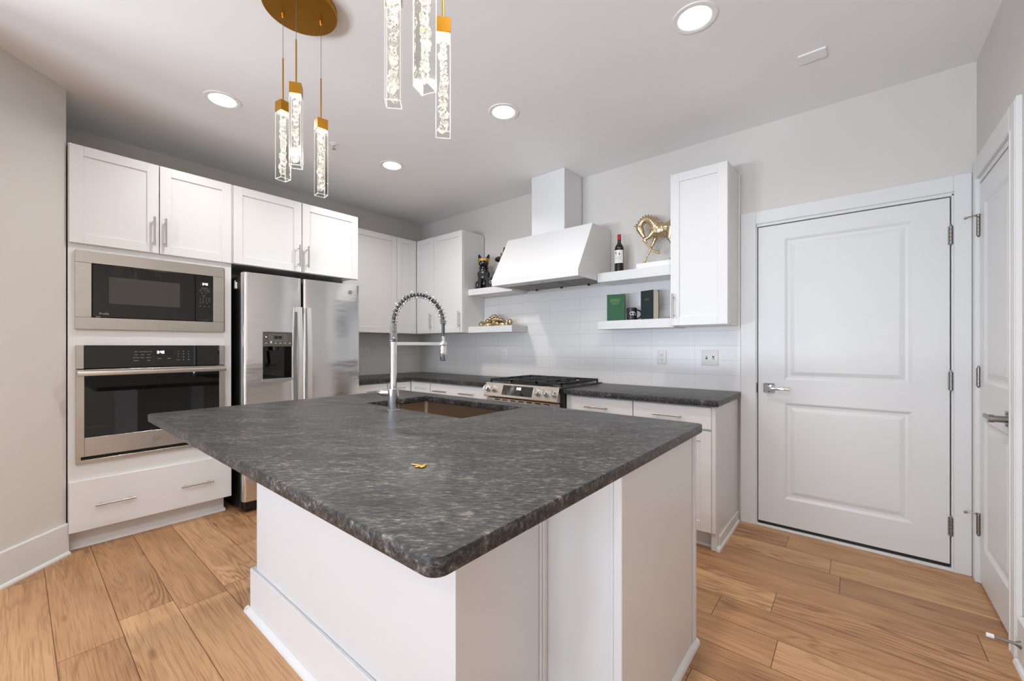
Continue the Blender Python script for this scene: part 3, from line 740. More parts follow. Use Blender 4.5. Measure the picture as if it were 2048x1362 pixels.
# shell open underneath
A = [bm.verts.new((x0, y, z)) for y, z in poly]; B = [bm.verts.new((x1, y, z)) for y, z in poly]
for i in range(1, 5): bm.faces.new((A[i], A[(i+1) % 5], B[(i+1) % 5], B[i]))
bm.faces.new(A); bm.faces.new(B)
rim = [(x0, -.553), (x1, -.553), (x1, -.0095), (x0, -.0095)]
inn = [(x0+.02, -.53), (x1-.02, -.53), (x1-.02, -.03), (x0+.02, -.03)]
Rm = [A[1], B[1], B[0], A[0]]; In = [bm.verts.new((x, y, 1.777)) for x, y in inn]; Up = [bm.verts.new((x, y, 1.797)) for x, y in inn]
for k in range(4):
    bm.faces.new((Rm[k], Rm[(k+1) % 4], In[(k+1) % 4], In[k])); bm.faces.new((In[k], In[(k+1) % 4], Up[(k+1) % 4], Up[k]))
bm.faces.new(Up)
bmesh.ops.remove_doubles(bm, verts=bm.verts[:], dist=1e-5)
hb = obj('canopy', bm, M_cab, t, angle=20)
bm = BM(); box(bm, 1.969, 2.318, -.298, -.0095, 2.2305, H-.001, .001); box(bm, 1.965, 1.9685, -.294, -.02, 2.70, H-.002); box(bm, 2.3185, 2.322, -.05, -.01, 2.2305, H-.01)
obj('chimney', bm, M_cab, t)
bm = BM(); box(bm, 1.72, 2.582, -.529, -.415, 1.778, 1.7965, .001); obj('control_strip', bm, M_nickel, t)
for k in range(6):
    bm = BM(); box(bm, 2.03+k*.018, 2.041+k*.018, -.476, -.470, 1.7772, 1.7781); obj('hood_button', bm, M_slot, t)
bm = BM(); cyl(bm, (2.21, -.473, 1.7785), (2.21, -.473, 1.776), .006); obj('hood_button', bm, M_slot, t)
for k in range(3):
    xa = 1.735+k*.281; bm = BM(); box(bm, xa, xa+.272, -.41, -.06, 1.792, 1.7965); f_ = obj('baffle_filter', bm, M_black, t)
    bm = BM()
    for j in range(9): box(bm, xa+.004+j*.030, xa+.018+j*.030, -.408, -.062, 1.780, 1.788, .002)
    box(bm, xa, xa+.272, -.41, -.398, 1.779, 1.789); box(bm, xa, xa+.272, -.072, -.06, 1.779, 1.789)
    obj('slats', bm, M_hinge, f_)
    bm = BM(); cyl(bm, (xa+.136, -.085, 1.782), (xa+.136, -.085, 1.768), .012); obj('knob', bm, M_bplastic, f_)

# ------------------------------------------------------------------ base cabinets
def drawer_front(F, u0, u1, v0, v1, w, parent, pulls):
    bm = BM(); ub(bm, F, u0, u1, v0, v1, w, w+.02, .0015); d = obj('drawer', bm, M_cab, parent)
    for pu, ln in pulls: pull(F, pu, (v0+v1)/2, ln, False, d, w+.02)
    return d
def base_carcass(x0, x1, y0, y1, toe):
    """toe: side with the recessed kick, 'y' or 'x'"""
    bm = BM()
    if toe == 'y': box(bm, x0, x1, y0, y1, .105, .873, .0008); box(bm, x0, x1, y0+.06, y1, 0, .105)
    else: box(bm, x0, x1, y0, y1, .105, .873, .0008); box(bm, x0, x1-.06, y0, y1, 0, .105)
    return bm
t = thing('base_cabinet', 'white base cabinet on the left wall beside the refrigerator', 'cabinet', (.3, -1.04, 0))
obj('carcass', base_carcass(.012, .605, -1.262, -.905, 'x'), M_cab, t)
drawer_front(FL, -1.255, -.912, .735, .865, .6055, t, [(-1.08, .15)])
bm = BM(); shaker(bm, FL, -1.255, -.912, .118, .722, .6055); dd = obj('door', bm, M_cab, t); pull(FL, -.94, .62, .17, True, dd, .6255)
t = thing('corner_base_cabinet', 'white corner base cabinet under the meeting countertops', 'cabinet', (.3, -.3, 0))
bm = BM(); prism(bm, [(.012, -.904), (.605, -.904), (.605, -.605), (.938, -.605), (.938, -.012), (.012, -.012)], 'z', .105, .873)
prism(bm, [(.012, -.904), (.545, -.904), (.545, -.545), (.938, -.545), (.938, -.012), (.012, -.012)], 'z', 0, .105); obj('carcass', bm, M_cab, t)
for F_, a, b, c in ((FL, -.90, -.63, .605), (FB, .63, .934, .605)):
    bm = BM(); shaker(bm, F_, a, b, .118, .865, c+.0005, st=.05); dd = obj('door', bm, M_cab, t)
t = thing('base_cabinet', 'white base cabinet with a two-handled wide drawer left of the range', 'cabinet', (1.35, -.3, 0))
obj('carcass', base_carcass(.940, 1.752, -.605, -.012, 'y'), M_cab, t)
drawer_front(FB, .946, 1.748, .725, .865, .6055, t, [(1.106, .19), (1.48, .19)])
for k in (0, 1): drawer_front(FB, .946, 1.748, .115+k*.303, .410+k*.303, .6055, t, [(1.106, .19), (1.48, .19)])
for x0, x1, du0, du1, pu, lb in ((2.533, 3.0695, 2.588, 3.0665, 2.806, 'white drawer base cabinet right next to the range'), (3.0705, 3.585, 3.0735, 3.561, 3.306, 'white drawer base cabinet at the end of the run by the front door')):
    t = thing('base_cabinet', lb, 'cabinet', ((x0+x1)/2, -.3, 0))
    obj('carcass', base_carcass(x0, x1, -.605, -.012, 'y'), M_cab, t)
    drawer_front(FB, du0, du1, .734, .866, .6055, t, [(pu, .18)])
    bm = BM(); shaker(bm, FB, du0, du1, .112, .720, .6055, st=.06); dd = obj('door', bm, M_cab, t); pull(FB, (du0+.03), .60, .17, True, dd, .6255)
    if x0 > 3:
        bm = BM(); box(bm, 3.562, 3.5845, -.62, -.606, .112, .873, .001); box(bm, 3.5855, 3.5925, -.55, -.035, 0, .075); prism(bm, [(3.585, 0), (3.602, 0), (3.599, .012), (3.585, .022)], 'y', -.60, -.03)
        box(bm, 3.072, 3.585, -.556, -.5455, 0, .02); box(bm, 3.553, 3.5845, -.60, -.545, 0, .16, .004); obj('end_moulding', bm, M_cab, t)

# countertops
def slab(name, poly, z0, z1, bev=.003, hole=None):
    bm = BM()
    outer = [bm.verts.new((x, y, z1)) for x, y in poly]
    es = [bm.edges.new((outer[i], outer[(i+1) % len(outer)])) for i in range(len(outer))]
    inner = []
    if hole:
        inner = [bm.verts.new((x, y, z1)) for x, y in hole]
        es += [bm.edges.new((inner[i], inner[(i+1) % len(inner)])) for i in range(len(inner))]
    bmesh.ops.triangle_fill(bm, use_beauty=True, use_dissolve=False, edges=es)
    top = bm.faces[:]
    ret = bmesh.ops.extrude_face_region(bm, geom=top)
    for v in [g for g in ret['geom'] if isinstance(g, bmesh.types.BMVert)]: v.co.z = z0
    bmesh.ops.recalc_face_normals(bm, faces=bm.faces[:])
    # ease the outer arrises
    ed = [e for e in bm.edges if len(e.link_faces) == 2 and abs(e.verts[0].co.z-e.verts[1].co.z) < 1e-6 and e.calc_face_angle(0) > 1.2]
    bmesh.ops.bevel(bm, geom=ed, offset=bev, segments=2, affect='EDGES', profile=0.5)
    return bm
def rounded(x0, x1, y0, y1, r, n=6):
    pts = []
    for cx, cy, a in ((x1-r, y1-r, 0), (x0+r, y1-r, 90), (x0+r, y0+r, 180), (x1-r, y0+r, 270)):
        for k in range(n+1): t = R(a+90*k/n); pts.append((cx+r*math.cos(t), cy+r*math.sin(t)))
    return pts
CT = .914
tag(obj('countertop', slab('c', [(.0095, -1.272), (.640, -1.272), (.640, -.640), (1.752, -.640), (1.752, -.0095), (.0095, -.0095)], CT-.038, CT), M_granite, angle=25), 'dark granite countertop turning the corner between refrigerator and range', 'countertop')
tag(obj('countertop', slab('c', [(2.531, -.648), (3.606, -.648), (3.606, -.0095), (2.531, -.0095)], CT-.038, CT), M_granite, angle=25), 'short dark granite countertop between the range and the front door', 'countertop')
SX0, SX1, SY0, SY1 = 2.083, 2.876, -2.018, -1.583
tag(obj('island_countertop', slab('c', rounded(1.632, 3.741, -2.892, -1.464, .028), CT-.034, CT, .004, rounded(SX0, SX1, SY0, SY1, .012, 3)), M_granite, angle=25), 'large dark leathered granite top of the island in the foreground', 'countertop')

# ------------------------------------------------------------------ range
t = thing('gas_range', 'steel slide-in gas range with cast iron grates under the hood', 'range', (2.143, -.35, 0))
rx0, rx1 = 1.757, 2.528
bm = BM(); box(bm, rx0, rx1, -.640, -.03, .02, .905, .002); box(bm, rx0+.03, rx1-.03, -.60, -.10, 0, .02); obj('body', bm, M_bplastic, t)
bm = BM(); box(bm, rx0, rx1, -.662, -.012, .9055, .922, .003); obj('cooktop', bm, M_bplastic, t)
bm = BM(); prism(bm, [(-.6405, .810), (-.698, .810), (-.706, .818), (-.668, .924), (-.6405, .924)], 'x', rx0-.002, rx1-.018); pn = obj('control_panel', bm, M_steelx, t)
pd = Vector((0, -.706+.668, .818-.924)).normalized()   # down the panel slope
pnrm = Vector((0, -.106, .038)).normalized()
def onpanel(u, s, w=0.0):
    return Vector((u, -.668, .924))+pd*s+pnrm*w
def panel_quad(bm, u0, u1, s0, s1, w0, w1):
    vs = [bm.verts.new(onpanel(u, s, w)) for w in (w0, w1) for u, s in ((u0, s0), (u1, s0), (u1, s1), (u0, s1))]
    for f in ((0, 1, 2, 3), (4, 5, 6, 7), (0, 1, 5, 4), (1, 2, 6, 5), (2, 3, 7, 6), (3, 0, 4, 7)): bm.faces.new([vs[i] for i in f])
bm = BM(); panel_quad(bm, 1.957, 2.268, .014, .096, 0, .0015); dp = obj('touch_display', bm, M_bglass, pn)
bm = BM()
def panel_text(bm, txt, u, s, size):
    tmp = BM(); text_bm(tmp, ('y', 0.0), txt, 0, 0, 0, size)
    mp = {v: bm.verts.new(onpanel(u+v.co.x, s-v.co.z, .0018)) for v in tmp.verts}
    for f in tmp.faces: bm.faces.new([mp[v] for v in f.verts])
    tmp.free()
tmp = BM(); seven(tmp, ('y', 0.0), '3:39', 0, 0, 0, .020)
mp = {v: bm.verts.new(onpanel(2.105+v.co.x, .046-v.co.z, .0018-v.co.y)) for v in tmp.verts}
for f in tmp.faces: bm.faces.new([mp[v] for v in f.verts])
tmp.free(); obj('clock_digits', bm, M_digit, dp)
bm = BM()
for r_, ws in enumerate((('Bake', 'Conv', 'Roast'), ('Broil', 'Warm', 'Proof'), ('Clean', 'Lock', ''))):
    for k, w_ in enumerate(ws):
        if w_: panel_text(bm, w_, 1.985+k*.028, .034+r_*.018, .008)
for k, w_ in enumerate(('Oven', 'Timer', 'Start', 'Set', 'Off')): panel_text(bm, w_, 1.985+k*.034, .088, .007)
for k in range(9): panel_text(bm, str(k+1), 2.195+(k % 3)*.026, .034+(k//3)*.017, .009)
panel_text(bm, '0', 2.221, .085, .009)
obj('key_legends', bm, M_greyprint, dp)
for u in (1.787, 1.862, 2.318, 2.396, 2.474):
    bm = BM(); c0 = onpanel(u, .055); cyl(bm, c0, c0+pnrm*.010, .030, .029, 24); cyl(bm, c0+pnrm*.010, c0+pnrm*.034, .0255, .023, 24); k_ = obj('knob', bm, M_chrome, pn)
    bm = BM(); ax = Vector((1, 0, 0))
    a = c0+pnrm*.034
    vs = [bm.verts.new(a+pnrm*w+ax*x+pd*s) for w in (0, .006) for x, s in ((-.006, -.023), (.006, -.023), (.006, .023), (-.006, .023))]
    for f in ((0, 1, 2, 3), (4, 5, 6, 7), (0, 1, 5, 4), (1, 2, 6, 5), (2, 3, 7, 6), (3, 0, 4, 7)): bm.faces.new([vs[i] for i in f])
    obj('knob_grip', bm, M_nickel, k_)
bm = BM(); box(bm, rx0+.004, rx1-.02, -.672, -.6405, .20, .800, .004); dr = obj('oven_door', bm, M_steelx, t)
bm = BM(); box(bm, rx0+.08, rx1-.09, -.6735, -.6715, .30, .66); obj('door_glass', bm, M_bglass, dr)
bm = BM(); box(bm, rx0+.03, rx1-.045, -.735, -.715, .735, .763, .005, 2)
for x in (rx0+.06, rx1-.075): box(bm, x-.012, x+.012, -.72, -.671, .738, .760, .002)
obj('handle', bm, M_steelx, dr)
for k in range(7):
    bm = BM(); box(bm, rx0+.10+k*.085, rx0+.155+k*.085, -.6728, -.6712, .782, .790); obj('vent_slot', bm, M_black, dr)
bm = BM(); box(bm, rx0+.004, rx1-.02, -.668, -.6405, .05, .190, .004); obj('warming_drawer', bm, M_steelx, t)
# three grates with fingers
for k, (ga, gb) in enumerate(((1.775, 2.012), (2.016, 2.270), (2.274, 2.512))):
    bm = BM(); z0, z1 = .938, .957; y0, y1 = -.640, -.060; bw = .012
    box(bm, ga, gb, y0, y0+bw, z0, z1, .002); box(bm, ga, gb, y1-bw, y1, z0, z1, .002); box(bm, ga, ga+bw, y0, y1, z0, z1, .002); box(bm, gb-bw, gb, y0, y1, z0, z1, .002)
    box(bm, ga, gb, -.356, -.344, z0, z1, .002)
    if k == 1:
        for j in range(5): x = ga+.03+j*.045; box(bm, x, x+.010, y0, y1, z0+.004, z1, .002)
    else:
        xm = (ga+gb)/2
        for cy in (-.495, -.205):
            for a in range(4):
                t0 = a*math.pi/2; c_, s_ = math.cos(t0), math.sin(t0)
                lx = .106 if abs(c_) > .5 else .14
                box(bm, xm+min(.03*c_, lx*c_)-.005*abs(s_), xm+max(.03*c_, lx*c_)+.005*abs(s_), cy+min(.03*s_, lx*s_)-.005*abs(c_), cy+max(.03*s_, lx*s_)+.005*abs(c_), z0+.002, z1, .002)
        for cy in (-.57, -.42, -.28, -.13):
            box(bm, ga, ga+.05, cy-.005, cy+.005, z0+.002, z1, .002); box(bm, gb-.05, gb, cy-.005, cy+.005, z0+.002, z1, .002)
    for x in (ga, gb-bw):
        for y in (y0, y1-bw): box(bm, x, x+bw, y, y+bw, .9225, z0, .001)
    obj('grate', bm, M_iron, t)
for cx, cy in ((1.893, -.495), (1.893, -.205), (2.143, -.35), (2.393, -.495), (2.393, -.205)):
    bm = BM(); lathe(bm, [(.055, 0), (.055, .004), (.044, .008), (.040, .012)], (cx, cy, .9222)); b_ = obj('burner', bm, M_nickel, t)
    bm = BM(); lathe(bm, [(.034, 0), (.036, .005), (.030, .008)], (cx, cy, .9344)); obj('burner_cap', bm, M_iron, b_)

# ------------------------------------------------------------------ island base
t = thing('kitchen_island', 'white panelled kitchen island cabinet under the large granite top', 'kitchen island', (2.8, -2.0, 0))
KY, BX, BY0, BY1, KX = -2.580, 3.712, -2.188, -1.487, 3.447
top = CT-.0345
bm = BM(); box(bm, 2.103, KX, KY, BY0-.0005, 0, top, .001); obj('knee_wall', bm, M_cab, t)
bm = BM()
# panelled cabinet block (open box around the sink bowl)
box(bm, 1.668, 1.69, BY0, BY1, .0, top, .001); box(bm, BX-.022, BX, BY0, BY1, 0, top, .001)
box(bm, 1.69, BX-.022, BY0, BY0+.02, 0, top); box(bm, 1.69, BX-.022, BY1-.02, BY1, .105, top); box(bm, 1.69, BX-.022, BY0+.02, BY1-.02, .105, .125)
box(bm, 1.69, BX-.022, BY1-.075, BY1-.06, 0, .105)
obj('cabinet_block', bm, M_cab, t)
FI = ('Y', BY1)
for a, b in ((1.672, 2.05), (2.054, 2.48), (2.484, 2.90), (2.904, 3.30), (3.304, 3.708)):
    bm = BM(); shaker(bm, FI, a, b, .115, top-.006, .0005); dd = obj('door', bm, M_cab, t); pull(FI, b-.03, .72, .17, True, dd, .0205)
bm = BM()
# skirting round the knee wall: board then shoe
bh = .205
box(bm, 2.060, KX+.0, KY-.0135, KY-.0005, 0, bh, .002); box(bm, 2.060, 2.1025, KY-.0005, BY0-.001, 0, bh, .002); box(bm, KX+.0005, KX+.0135, KY-.0135, BY0-.0005, 0, bh-.07, .002)
obj('skirting', bm, M_cab, t)
bm = BM()
q = [(0, 0), (-.018, 0), (-.018, .006), (-.013, .016), (0, .024)]
prism(bm, [(KY-.014+a, z) for a, z in q], 'x', 2.035, KX+.03)
prism(bm, [(2.0595+a*1.2, z) for a, z in q], 'y', KY-.03, BY0-.001)
prism(bm, [(BX+.0005-a, z) for a, z in q], 'y', BY0, BY1+.012)
prism(bm, [(KX+.014-a, z) for a, z in q], 'y', KY-.03, BY0-.02)
obj('shoe_moulding', bm, M_cab, t)
bm = BM(); box(bm, KX+.0005, KX+.012, BY0-.024, BY0-.0005, bh-.07, top-.001, .004, 2); box(bm, KX+.0005, KX+.008, BY0-.034, BY0-.0255, bh-.07, top-.001, .002); obj('corner_moulding', bm, M_cab, t)
bm = BM(); box(bm, BX-.022, BX+.004, BY0-.006, BY0-.0005, .0, top-.001, .002); box(bm, BX-.034, BX-.023, BY0-.004, BY0-.0005, .0, top-.001, .002); obj('corner_moulding', bm, M_cab, t)
bm = BM(); box(bm, BX+.0005, BX+.007, BY1-.022, BY1, .024, top-.001, .002); box(bm, BX+.0005, BX+.004, BY1-.034, BY1-.024, .024, top-.001, .0015)
obj('corner_moulding', bm, M_cab, t)

# sink
bm = BM()
lo = rounded(SX0-.004, SX1+.004, SY0-.004, SY1+.004, .02, 4); li = rounded(SX0+.004, SX1-.004, SY0+.004, SY1-.004, .03, 4); lb = rounded(SX0+.02, SX1-.02, SY0+.02, SY1-.02, .03, 4)
lf = rounded(SX0-.02, SX1+.02, SY0-.02, SY1+.02, .02, 4)
loops = [[bm.verts.new((x, y, z)) for x, y in L_] for L_, z in ((lf, .8785), (lo, .8785), (lo, .874), (li, .70), (lb, .665))]
for A, B in zip(loops, loops[1:]):
    for k in range(len(A)): bm.faces.new((A[k], A[(k+1) % len(A)], B[(k+1) % len(A)], B[k]))
bm.faces.new(loops[-1])
sk = thing('sink', 'rectangular steel undermount sink let into the island top', 'sink', ((SX0+SX1)/2, (SY0+SY1)/2, .665))
obj('bowl', bm, M_sink, sk)
bm = BM(); lathe(bm, [(.045, 0), (.045, .003), (.03, .004), (.028, .001)], ((SX0+SX1)/2, (SY0+SY1)/2, .6655)); obj('drain', bm, M_chrome, sk)

# faucet
fx, fy = 2.433, -2.072
t = thing('faucet', 'tall chrome spring faucet standing behind the sink on the island', 'faucet', (fx, fy, CT))
bm = BM(); lathe(bm, [(.031, 0), (.031, .002), (.0275, .004), (.0275, .106), (.024, .110)], (fx, fy, CT+.0003), 32); obj('base_body', bm, M_chrome, t)
da = R(67); dx, dy = math.cos(da), math.sin(da)
bm = BM(); hd = Vector((-.75, -.35, 0)).normalized()
c0 = Vector((fx, fy, 1.000)); cyl(bm, c0+hd*.02, c0+hd*.062, .0185, .0185, 20); cyl(bm, c0+hd*.064, c0+hd*.068, .0165, seg=20); cyl(bm, c0+hd*.068, c0+hd*.086, .0150, .011, 20); obj('mixer_handle', bm, M_chrome, t)
bm = BM(); cyl(bm, (fx, fy, CT+.106), (fx, fy, 1.258), .0165, seg=24); obj('riser', bm, M_chrome, t)
def arcpt(s):
    """centre line of hose from riser top up and over to the spray head"""
    Rr = .13
    if s < .26: z = 1.258+(1.352-1.258)*s/.26; return Vector((fx, fy, z))
    a = math.pi*(s-.26)/.74
    return Vector((fx+dx*(Rr-Rr*math.cos(a)), fy+dy*(Rr-Rr*math.cos(a)), 1.352+.152*math.sin(a)))
bm = BM(); tube(bm, [arcpt(i/60) for i in range(61)], .0092, 12); e_ = arcpt(1.0); tube(bm, [e_, e_-Vector((0, 0, .03)), e_-Vector((0, 0, .075))], .0085, 12); obj('hose', bm, M_hose, t)
def coil(n0, n1, turns, rad, wire):
    pts = []; N_ = int(turns*14)
    for i in range(N_+1):
        s = n0+(n1-n0)*i/N_; p_ = arcpt(s); d_ = (arcpt(min(1, s+.004))-arcpt(max(0, s-.004))).normalized()
        side = Vector((-dy, dx, 0)); nn = side.cross(d_).normalized(); a = 2*math.pi*turns*i/N_
        pts.append(p_+(side*math.cos(a)+nn*math.sin(a))*rad)
    return pts
bm = BM(); tube(bm, coil(.004, .262, 13, .0168, .002), .0023, 6); tube(bm, coil(.262, .985, 23, .0182, .002), .0023, 6); tube(bm, coil(.97, 1.0, 3, .0158, .002), .0022, 6); obj('spring', bm, M_chrome, t)
bm = BM(); hx, hy = e_.x, e_.y
lathe(bm, [(.0155, 0), (.0180, .004), (.0185, .06), (.0175, .078), (.0130, .080), (.0120, .094), (.0085, .130), (.008, .132)], (hx, hy, 1.158), 28); obj('spray_head', bm, M_chrome, t)
bm = BM()
dvec = Vector((dx, dy, 0)); sd = Vector((-dy, dx, 0))
def arm(a, b, hw, z0, z1):
    vs = [bm.verts.new(Vector((fx, fy, z))+dvec*s+sd*q_) for z in (z0, z1) for s, q_ in ((a, -hw), (b, -hw), (b, hw), (a, hw))]
    for f in ((0, 1, 2, 3), (4, 5, 6, 7), (0, 1, 5, 4), (1, 2, 6, 5), (2, 3, 7, 6), (3, 0, 4, 7)): bm.faces.new([vs[i] for i in f])
arm(.014, .243, .005, 1.241, 1.257)
lathe(bm, [(.0195, 0), (.0205, .002), (.0205, .016), (.0195, .018)], (hx, hy, 1.2395), 24)
obj('holder_arm', bm, M_chrome, t)

# key
t = thing('key', 'small gold key lying on the island top', 'key', (3.334, -2.599, CT), rotz=R(18))
bm = BM()
for cx, cy, r_ in ((-.006, -.009, .0055), (.007, -.007, .0060), (.004, .006, .0055)):
    tube(bm, [(cx+r_*math.cos(a), cy+r_*math.sin(a), .0022) for a in [2*math.pi*i/20 for i in range(20)]], .0020, 8, True)
ell(bm, (.001, -.003, .0022), (.005, .005, .0019), seg=12); obj('bow', bm, M_keygold, t, local=True)
bm = BM(); box(bm, -.034, -.002, -.0005, .0045, .0008, .0032, .0006); box(bm, -.033, -.029, .0045, .0095, .0008, .0032, .0005); box(bm, -.026, -.0225, .0045, .0085, .0008, .0032, .0005); obj('blade', bm, M_keygold, t, local=True)

# ------------------------------------------------------------------ chandeliers
def chandelier(centre, label, pend):
    cx, cy = centre
    t = thing('pendant_chandelier', label, 'chandelier', (cx, cy, H), 'three-crystal brass chandeliers over the island')
    bm = BM(); lathe(bm, [(.150, 0), (.153, .003), (.153, .026), (.149, .0285)], (cx, cy, H-.029), 64); cn = obj('canopy', bm, M_brass, t)
    for (x, y, zr, zc, ang, ln) in pend:
        bm = BM(); lathe(bm, [(.003, -.020), (.0065, -.014), (.0065, -.004), (.0075, -.0003)], (x, y, H-.029), 14); obj('cord_grip', bm, M_brass, cn)
        bm = BM(); cyl(bm, (x, y, zr-.004), (x, y, H-.045), .0011, seg=6); obj('cord', bm, M_cord, t)
        bm = BM(); cyl(bm, (x, y, zc-.002), (x, y, zr), .0032, seg=12); obj('rod', bm, M_brass, t)
        s = .0232; rot = Matrix.Rotation(ang, 3, 'Z')
        def rb(bm, hx_, hy_, z0, z1, ox=0, oy=0, bev=0):
            tmp = BM(); box(tmp, ox-hx_, ox+hx_, oy-hy_, oy+hy_, z0, z1, bev)
            mp = {v: bm.verts.new(rot @ Vector((v.co.x, v.co.y, 0))+Vector((x, y, v.co.z))) for v in tmp.verts}
            for f in tmp.faces: bm.faces.new([mp[v] for v in f.verts])
            tmp.free()
        bm = BM(); rb(bm, s, s, zc-.046, zc, bev=.0008); cp = obj('cap', bm, M_brass, t)
        bm = BM(); rb(bm, s*.8, s*.8, zc-.0475, zc-.0462); obj('led', bm, M_led, cp)
        zt, zb = zc-.048, zc-.048-ln
        bm = BM(); rb(bm, s, s, zb, zt); cr_ = obj('crystal', bm, M_acryl, t, smooth=False)
        bm = BM()
        for sx_ in (-1, 1):
            for sy_ in (-1, 1): rb(bm, .0011, .0011, zb+.001, zt-.001, sx_*(s-.0013), sy_*(s-.0013))
        for q in ((s-.0013, .0013, 0, 1), (s-.0013, .0013, 0, -1)):
            rb(bm, s-.003, .0012, zb+.0005, zb+.003, 0, q[3]*(s-.0015)); rb(bm, .0012, s-.003, zb+.0005, zb+.003, q[3]*(s-.0015), 0)
        rb(bm, s-.002, s-.002, zt-.006, zt-.002)
        obj('edge_glow', bm, M_edge, cr_, smooth=False)  # thin strips added to carry the painted edge glow
        # crushed chunks cast inside the clear block
        bm = BM(); z = zt-.02
        while z > zb+.016:
            r_ = random.uniform(.0125, .017); m = Matrix.Translation((x+random.uniform(-.004, .004), y+random.uniform(-.004, .004), z)) @ Matrix.Rotation(random.uniform(0, 6.28), 4, random.choice(('X', 'Y', 'Z'))) @ Matrix.Diagonal((r_, r_*random.uniform(.8, 1.05), r_*random.uniform(1.0, 1.5), 1))
            g = bmesh.ops.create_icosphere(bm, subdivisions=2, radius=1, matrix=m)
            for v in g['verts']:
                c_ = Vector(m.translation); d_ = v.co-c_
                v.co = c_+d_*random.uniform(.72, 1.12)
                lx = rot.inverted() @ (v.co-Vector((x, y, 0)))
                lx.x = max(-s+.003, min(s-.003, lx.x)); lx.y = max(-s+.003, min(s-.003, lx.y)); w_ = rot @ Vector((lx.x, lx.y, 0))
                v.co = Vector((x+w_.x, y+w_.y, min(zt-.008, max(zb+.004, v.co.z))))
            z -= r_*random.uniform(1.25, 1.7)
        obj('ice_chunks', bm, M_ice, cr_, smooth=False)
    return t
def facing(x, y, dl): return math.atan2(-3.292-y, 4.224-x)+R(dl)
chandelier((2.318, -2.477), 'brass disc chandelier of three crystal pendants, the one farther left',
           [(2.2414, -2.5203, 2.532, 2.334, facing(2.2414, -2.5203, 30), .300), (2.391, -2.526, 2.543, 2.349, facing(2.391, -2.526, -10), .302), (2.3287, -2.3897, 2.470, 2.278, facing(2.3287, -2.3897, 19), .300)])
chandelier((3.246, -2.533), 'right chandelier of three larger-looking crystal pendants, its brass canopy cut off above',
           [(3.179, -2.580, 2.497, 2.299, facing(3.179, -2.58, -7), .305), (3.325, -2.580, 2.486, 2.286, facing(3.325, -2.58, -32), .305), (3.235, -2.438, 2.440, 2.247, facing(3.235, -2.438, 0), .305)])

# ------------------------------------------------------------------ ceiling fittings
for (x, y), pw, lb in (((1.208, -2.470), 6.5, 'round recessed ceiling light above the oven cabinet side, left of the pendants'), ((2.462, -1.257), 4.4, 'round recessed ceiling light in the middle, right of the crystal pendants'),
                   ((1.217, -1.258), 11.0, 'round recessed ceiling light farthest back, above the corner cabinets'), ((3.650, -1.272), 6.2, 'largest round recessed ceiling light, at top right near the ceiling plate')):
    t = thing('recessed_light', lb, 'ceiling light', (x, y, H), 'recessed ceiling lights')
    bm = BM(); prof = [(.098, 0), (.097, -.004), (.080, -.006), (.071, -.002)]
    rings = [[bm.verts.new((x+r_*math.cos(2*math.pi*k/48), y+r_*math.sin(2*math.pi*k/48), H+z)) for k in range(48)] for r_, z in prof]
    for A, B in zip(rings, rings[1:]):
        for k in range(48): bm.faces.new((A[k], A[(k+1) % 48], B[(k+1) % 48], B[k]))
    obj('trim_ring', bm, M_white_pl, t)
    bm = BM(); lathe(bm, [(.071, 0), (.070, .001)], (x, y, H-.003), 48); obj('lens', bm, M_lamp, t)
    l = bpy.data.lights.new('downlight_beam', 'AREA'); l.shape = 'DISK'; l.size = .138; l.energy = pw; l.spread = R(150); l.color = (1.0, 0.965, 0.925)
    o = bpy.data.objects.new('downlight_beam', l); COL.objects.link(o); o.parent = t; o.location = (0, 0, -.0045)
bm = BM(); box(bm, 3.992, 4.112, -.660, -.578, H-.010, H-.0002, .002)
cpl = thing('ceiling_plate', 'small white blank plate screwed to the ceiling at top right', 'cover plate', (4.052, -.619, H))
obj('plate', bm, M_white_pl, cpl)
for x in (4.010, 4.094):
    bm = BM(); cyl(bm, (x, -.619, H-.010), (x, -.619, H-.0118), .004, seg=10); obj('screw', bm, M_white_pl, cpl)
t = thing('fire_sprinkler', 'small pendent fire sprinkler in the ceiling behind the crystal pendants', 'sprinkler', (1.200, -1.754, H))
bm = BM(); lathe(bm, [(.032, 0), (.030, -.004), (.014, -.006), (.010, -.012)], (1.2, -1.754, H-.0003)); obj('escutcheon', bm, M_white_pl, t)
bm = BM()
for s in (-1, 1): tube(bm, [(1.2+s*.008, -1.754, H-.010), (1.2+s*.013, -1.754, H-.022), (1.2+s*.004, -1.754, H-.036)], .0022, 6)
cyl(bm, (1.2, -1.754, H-.012), (1.2, -1.754, H-.034), .0022, seg=8); lathe(bm, [(.003, 0), (.014, -.002), (.014, -.0035)], (1.2, -1.754, H-.036)); obj('head', bm, M_hinge, t)

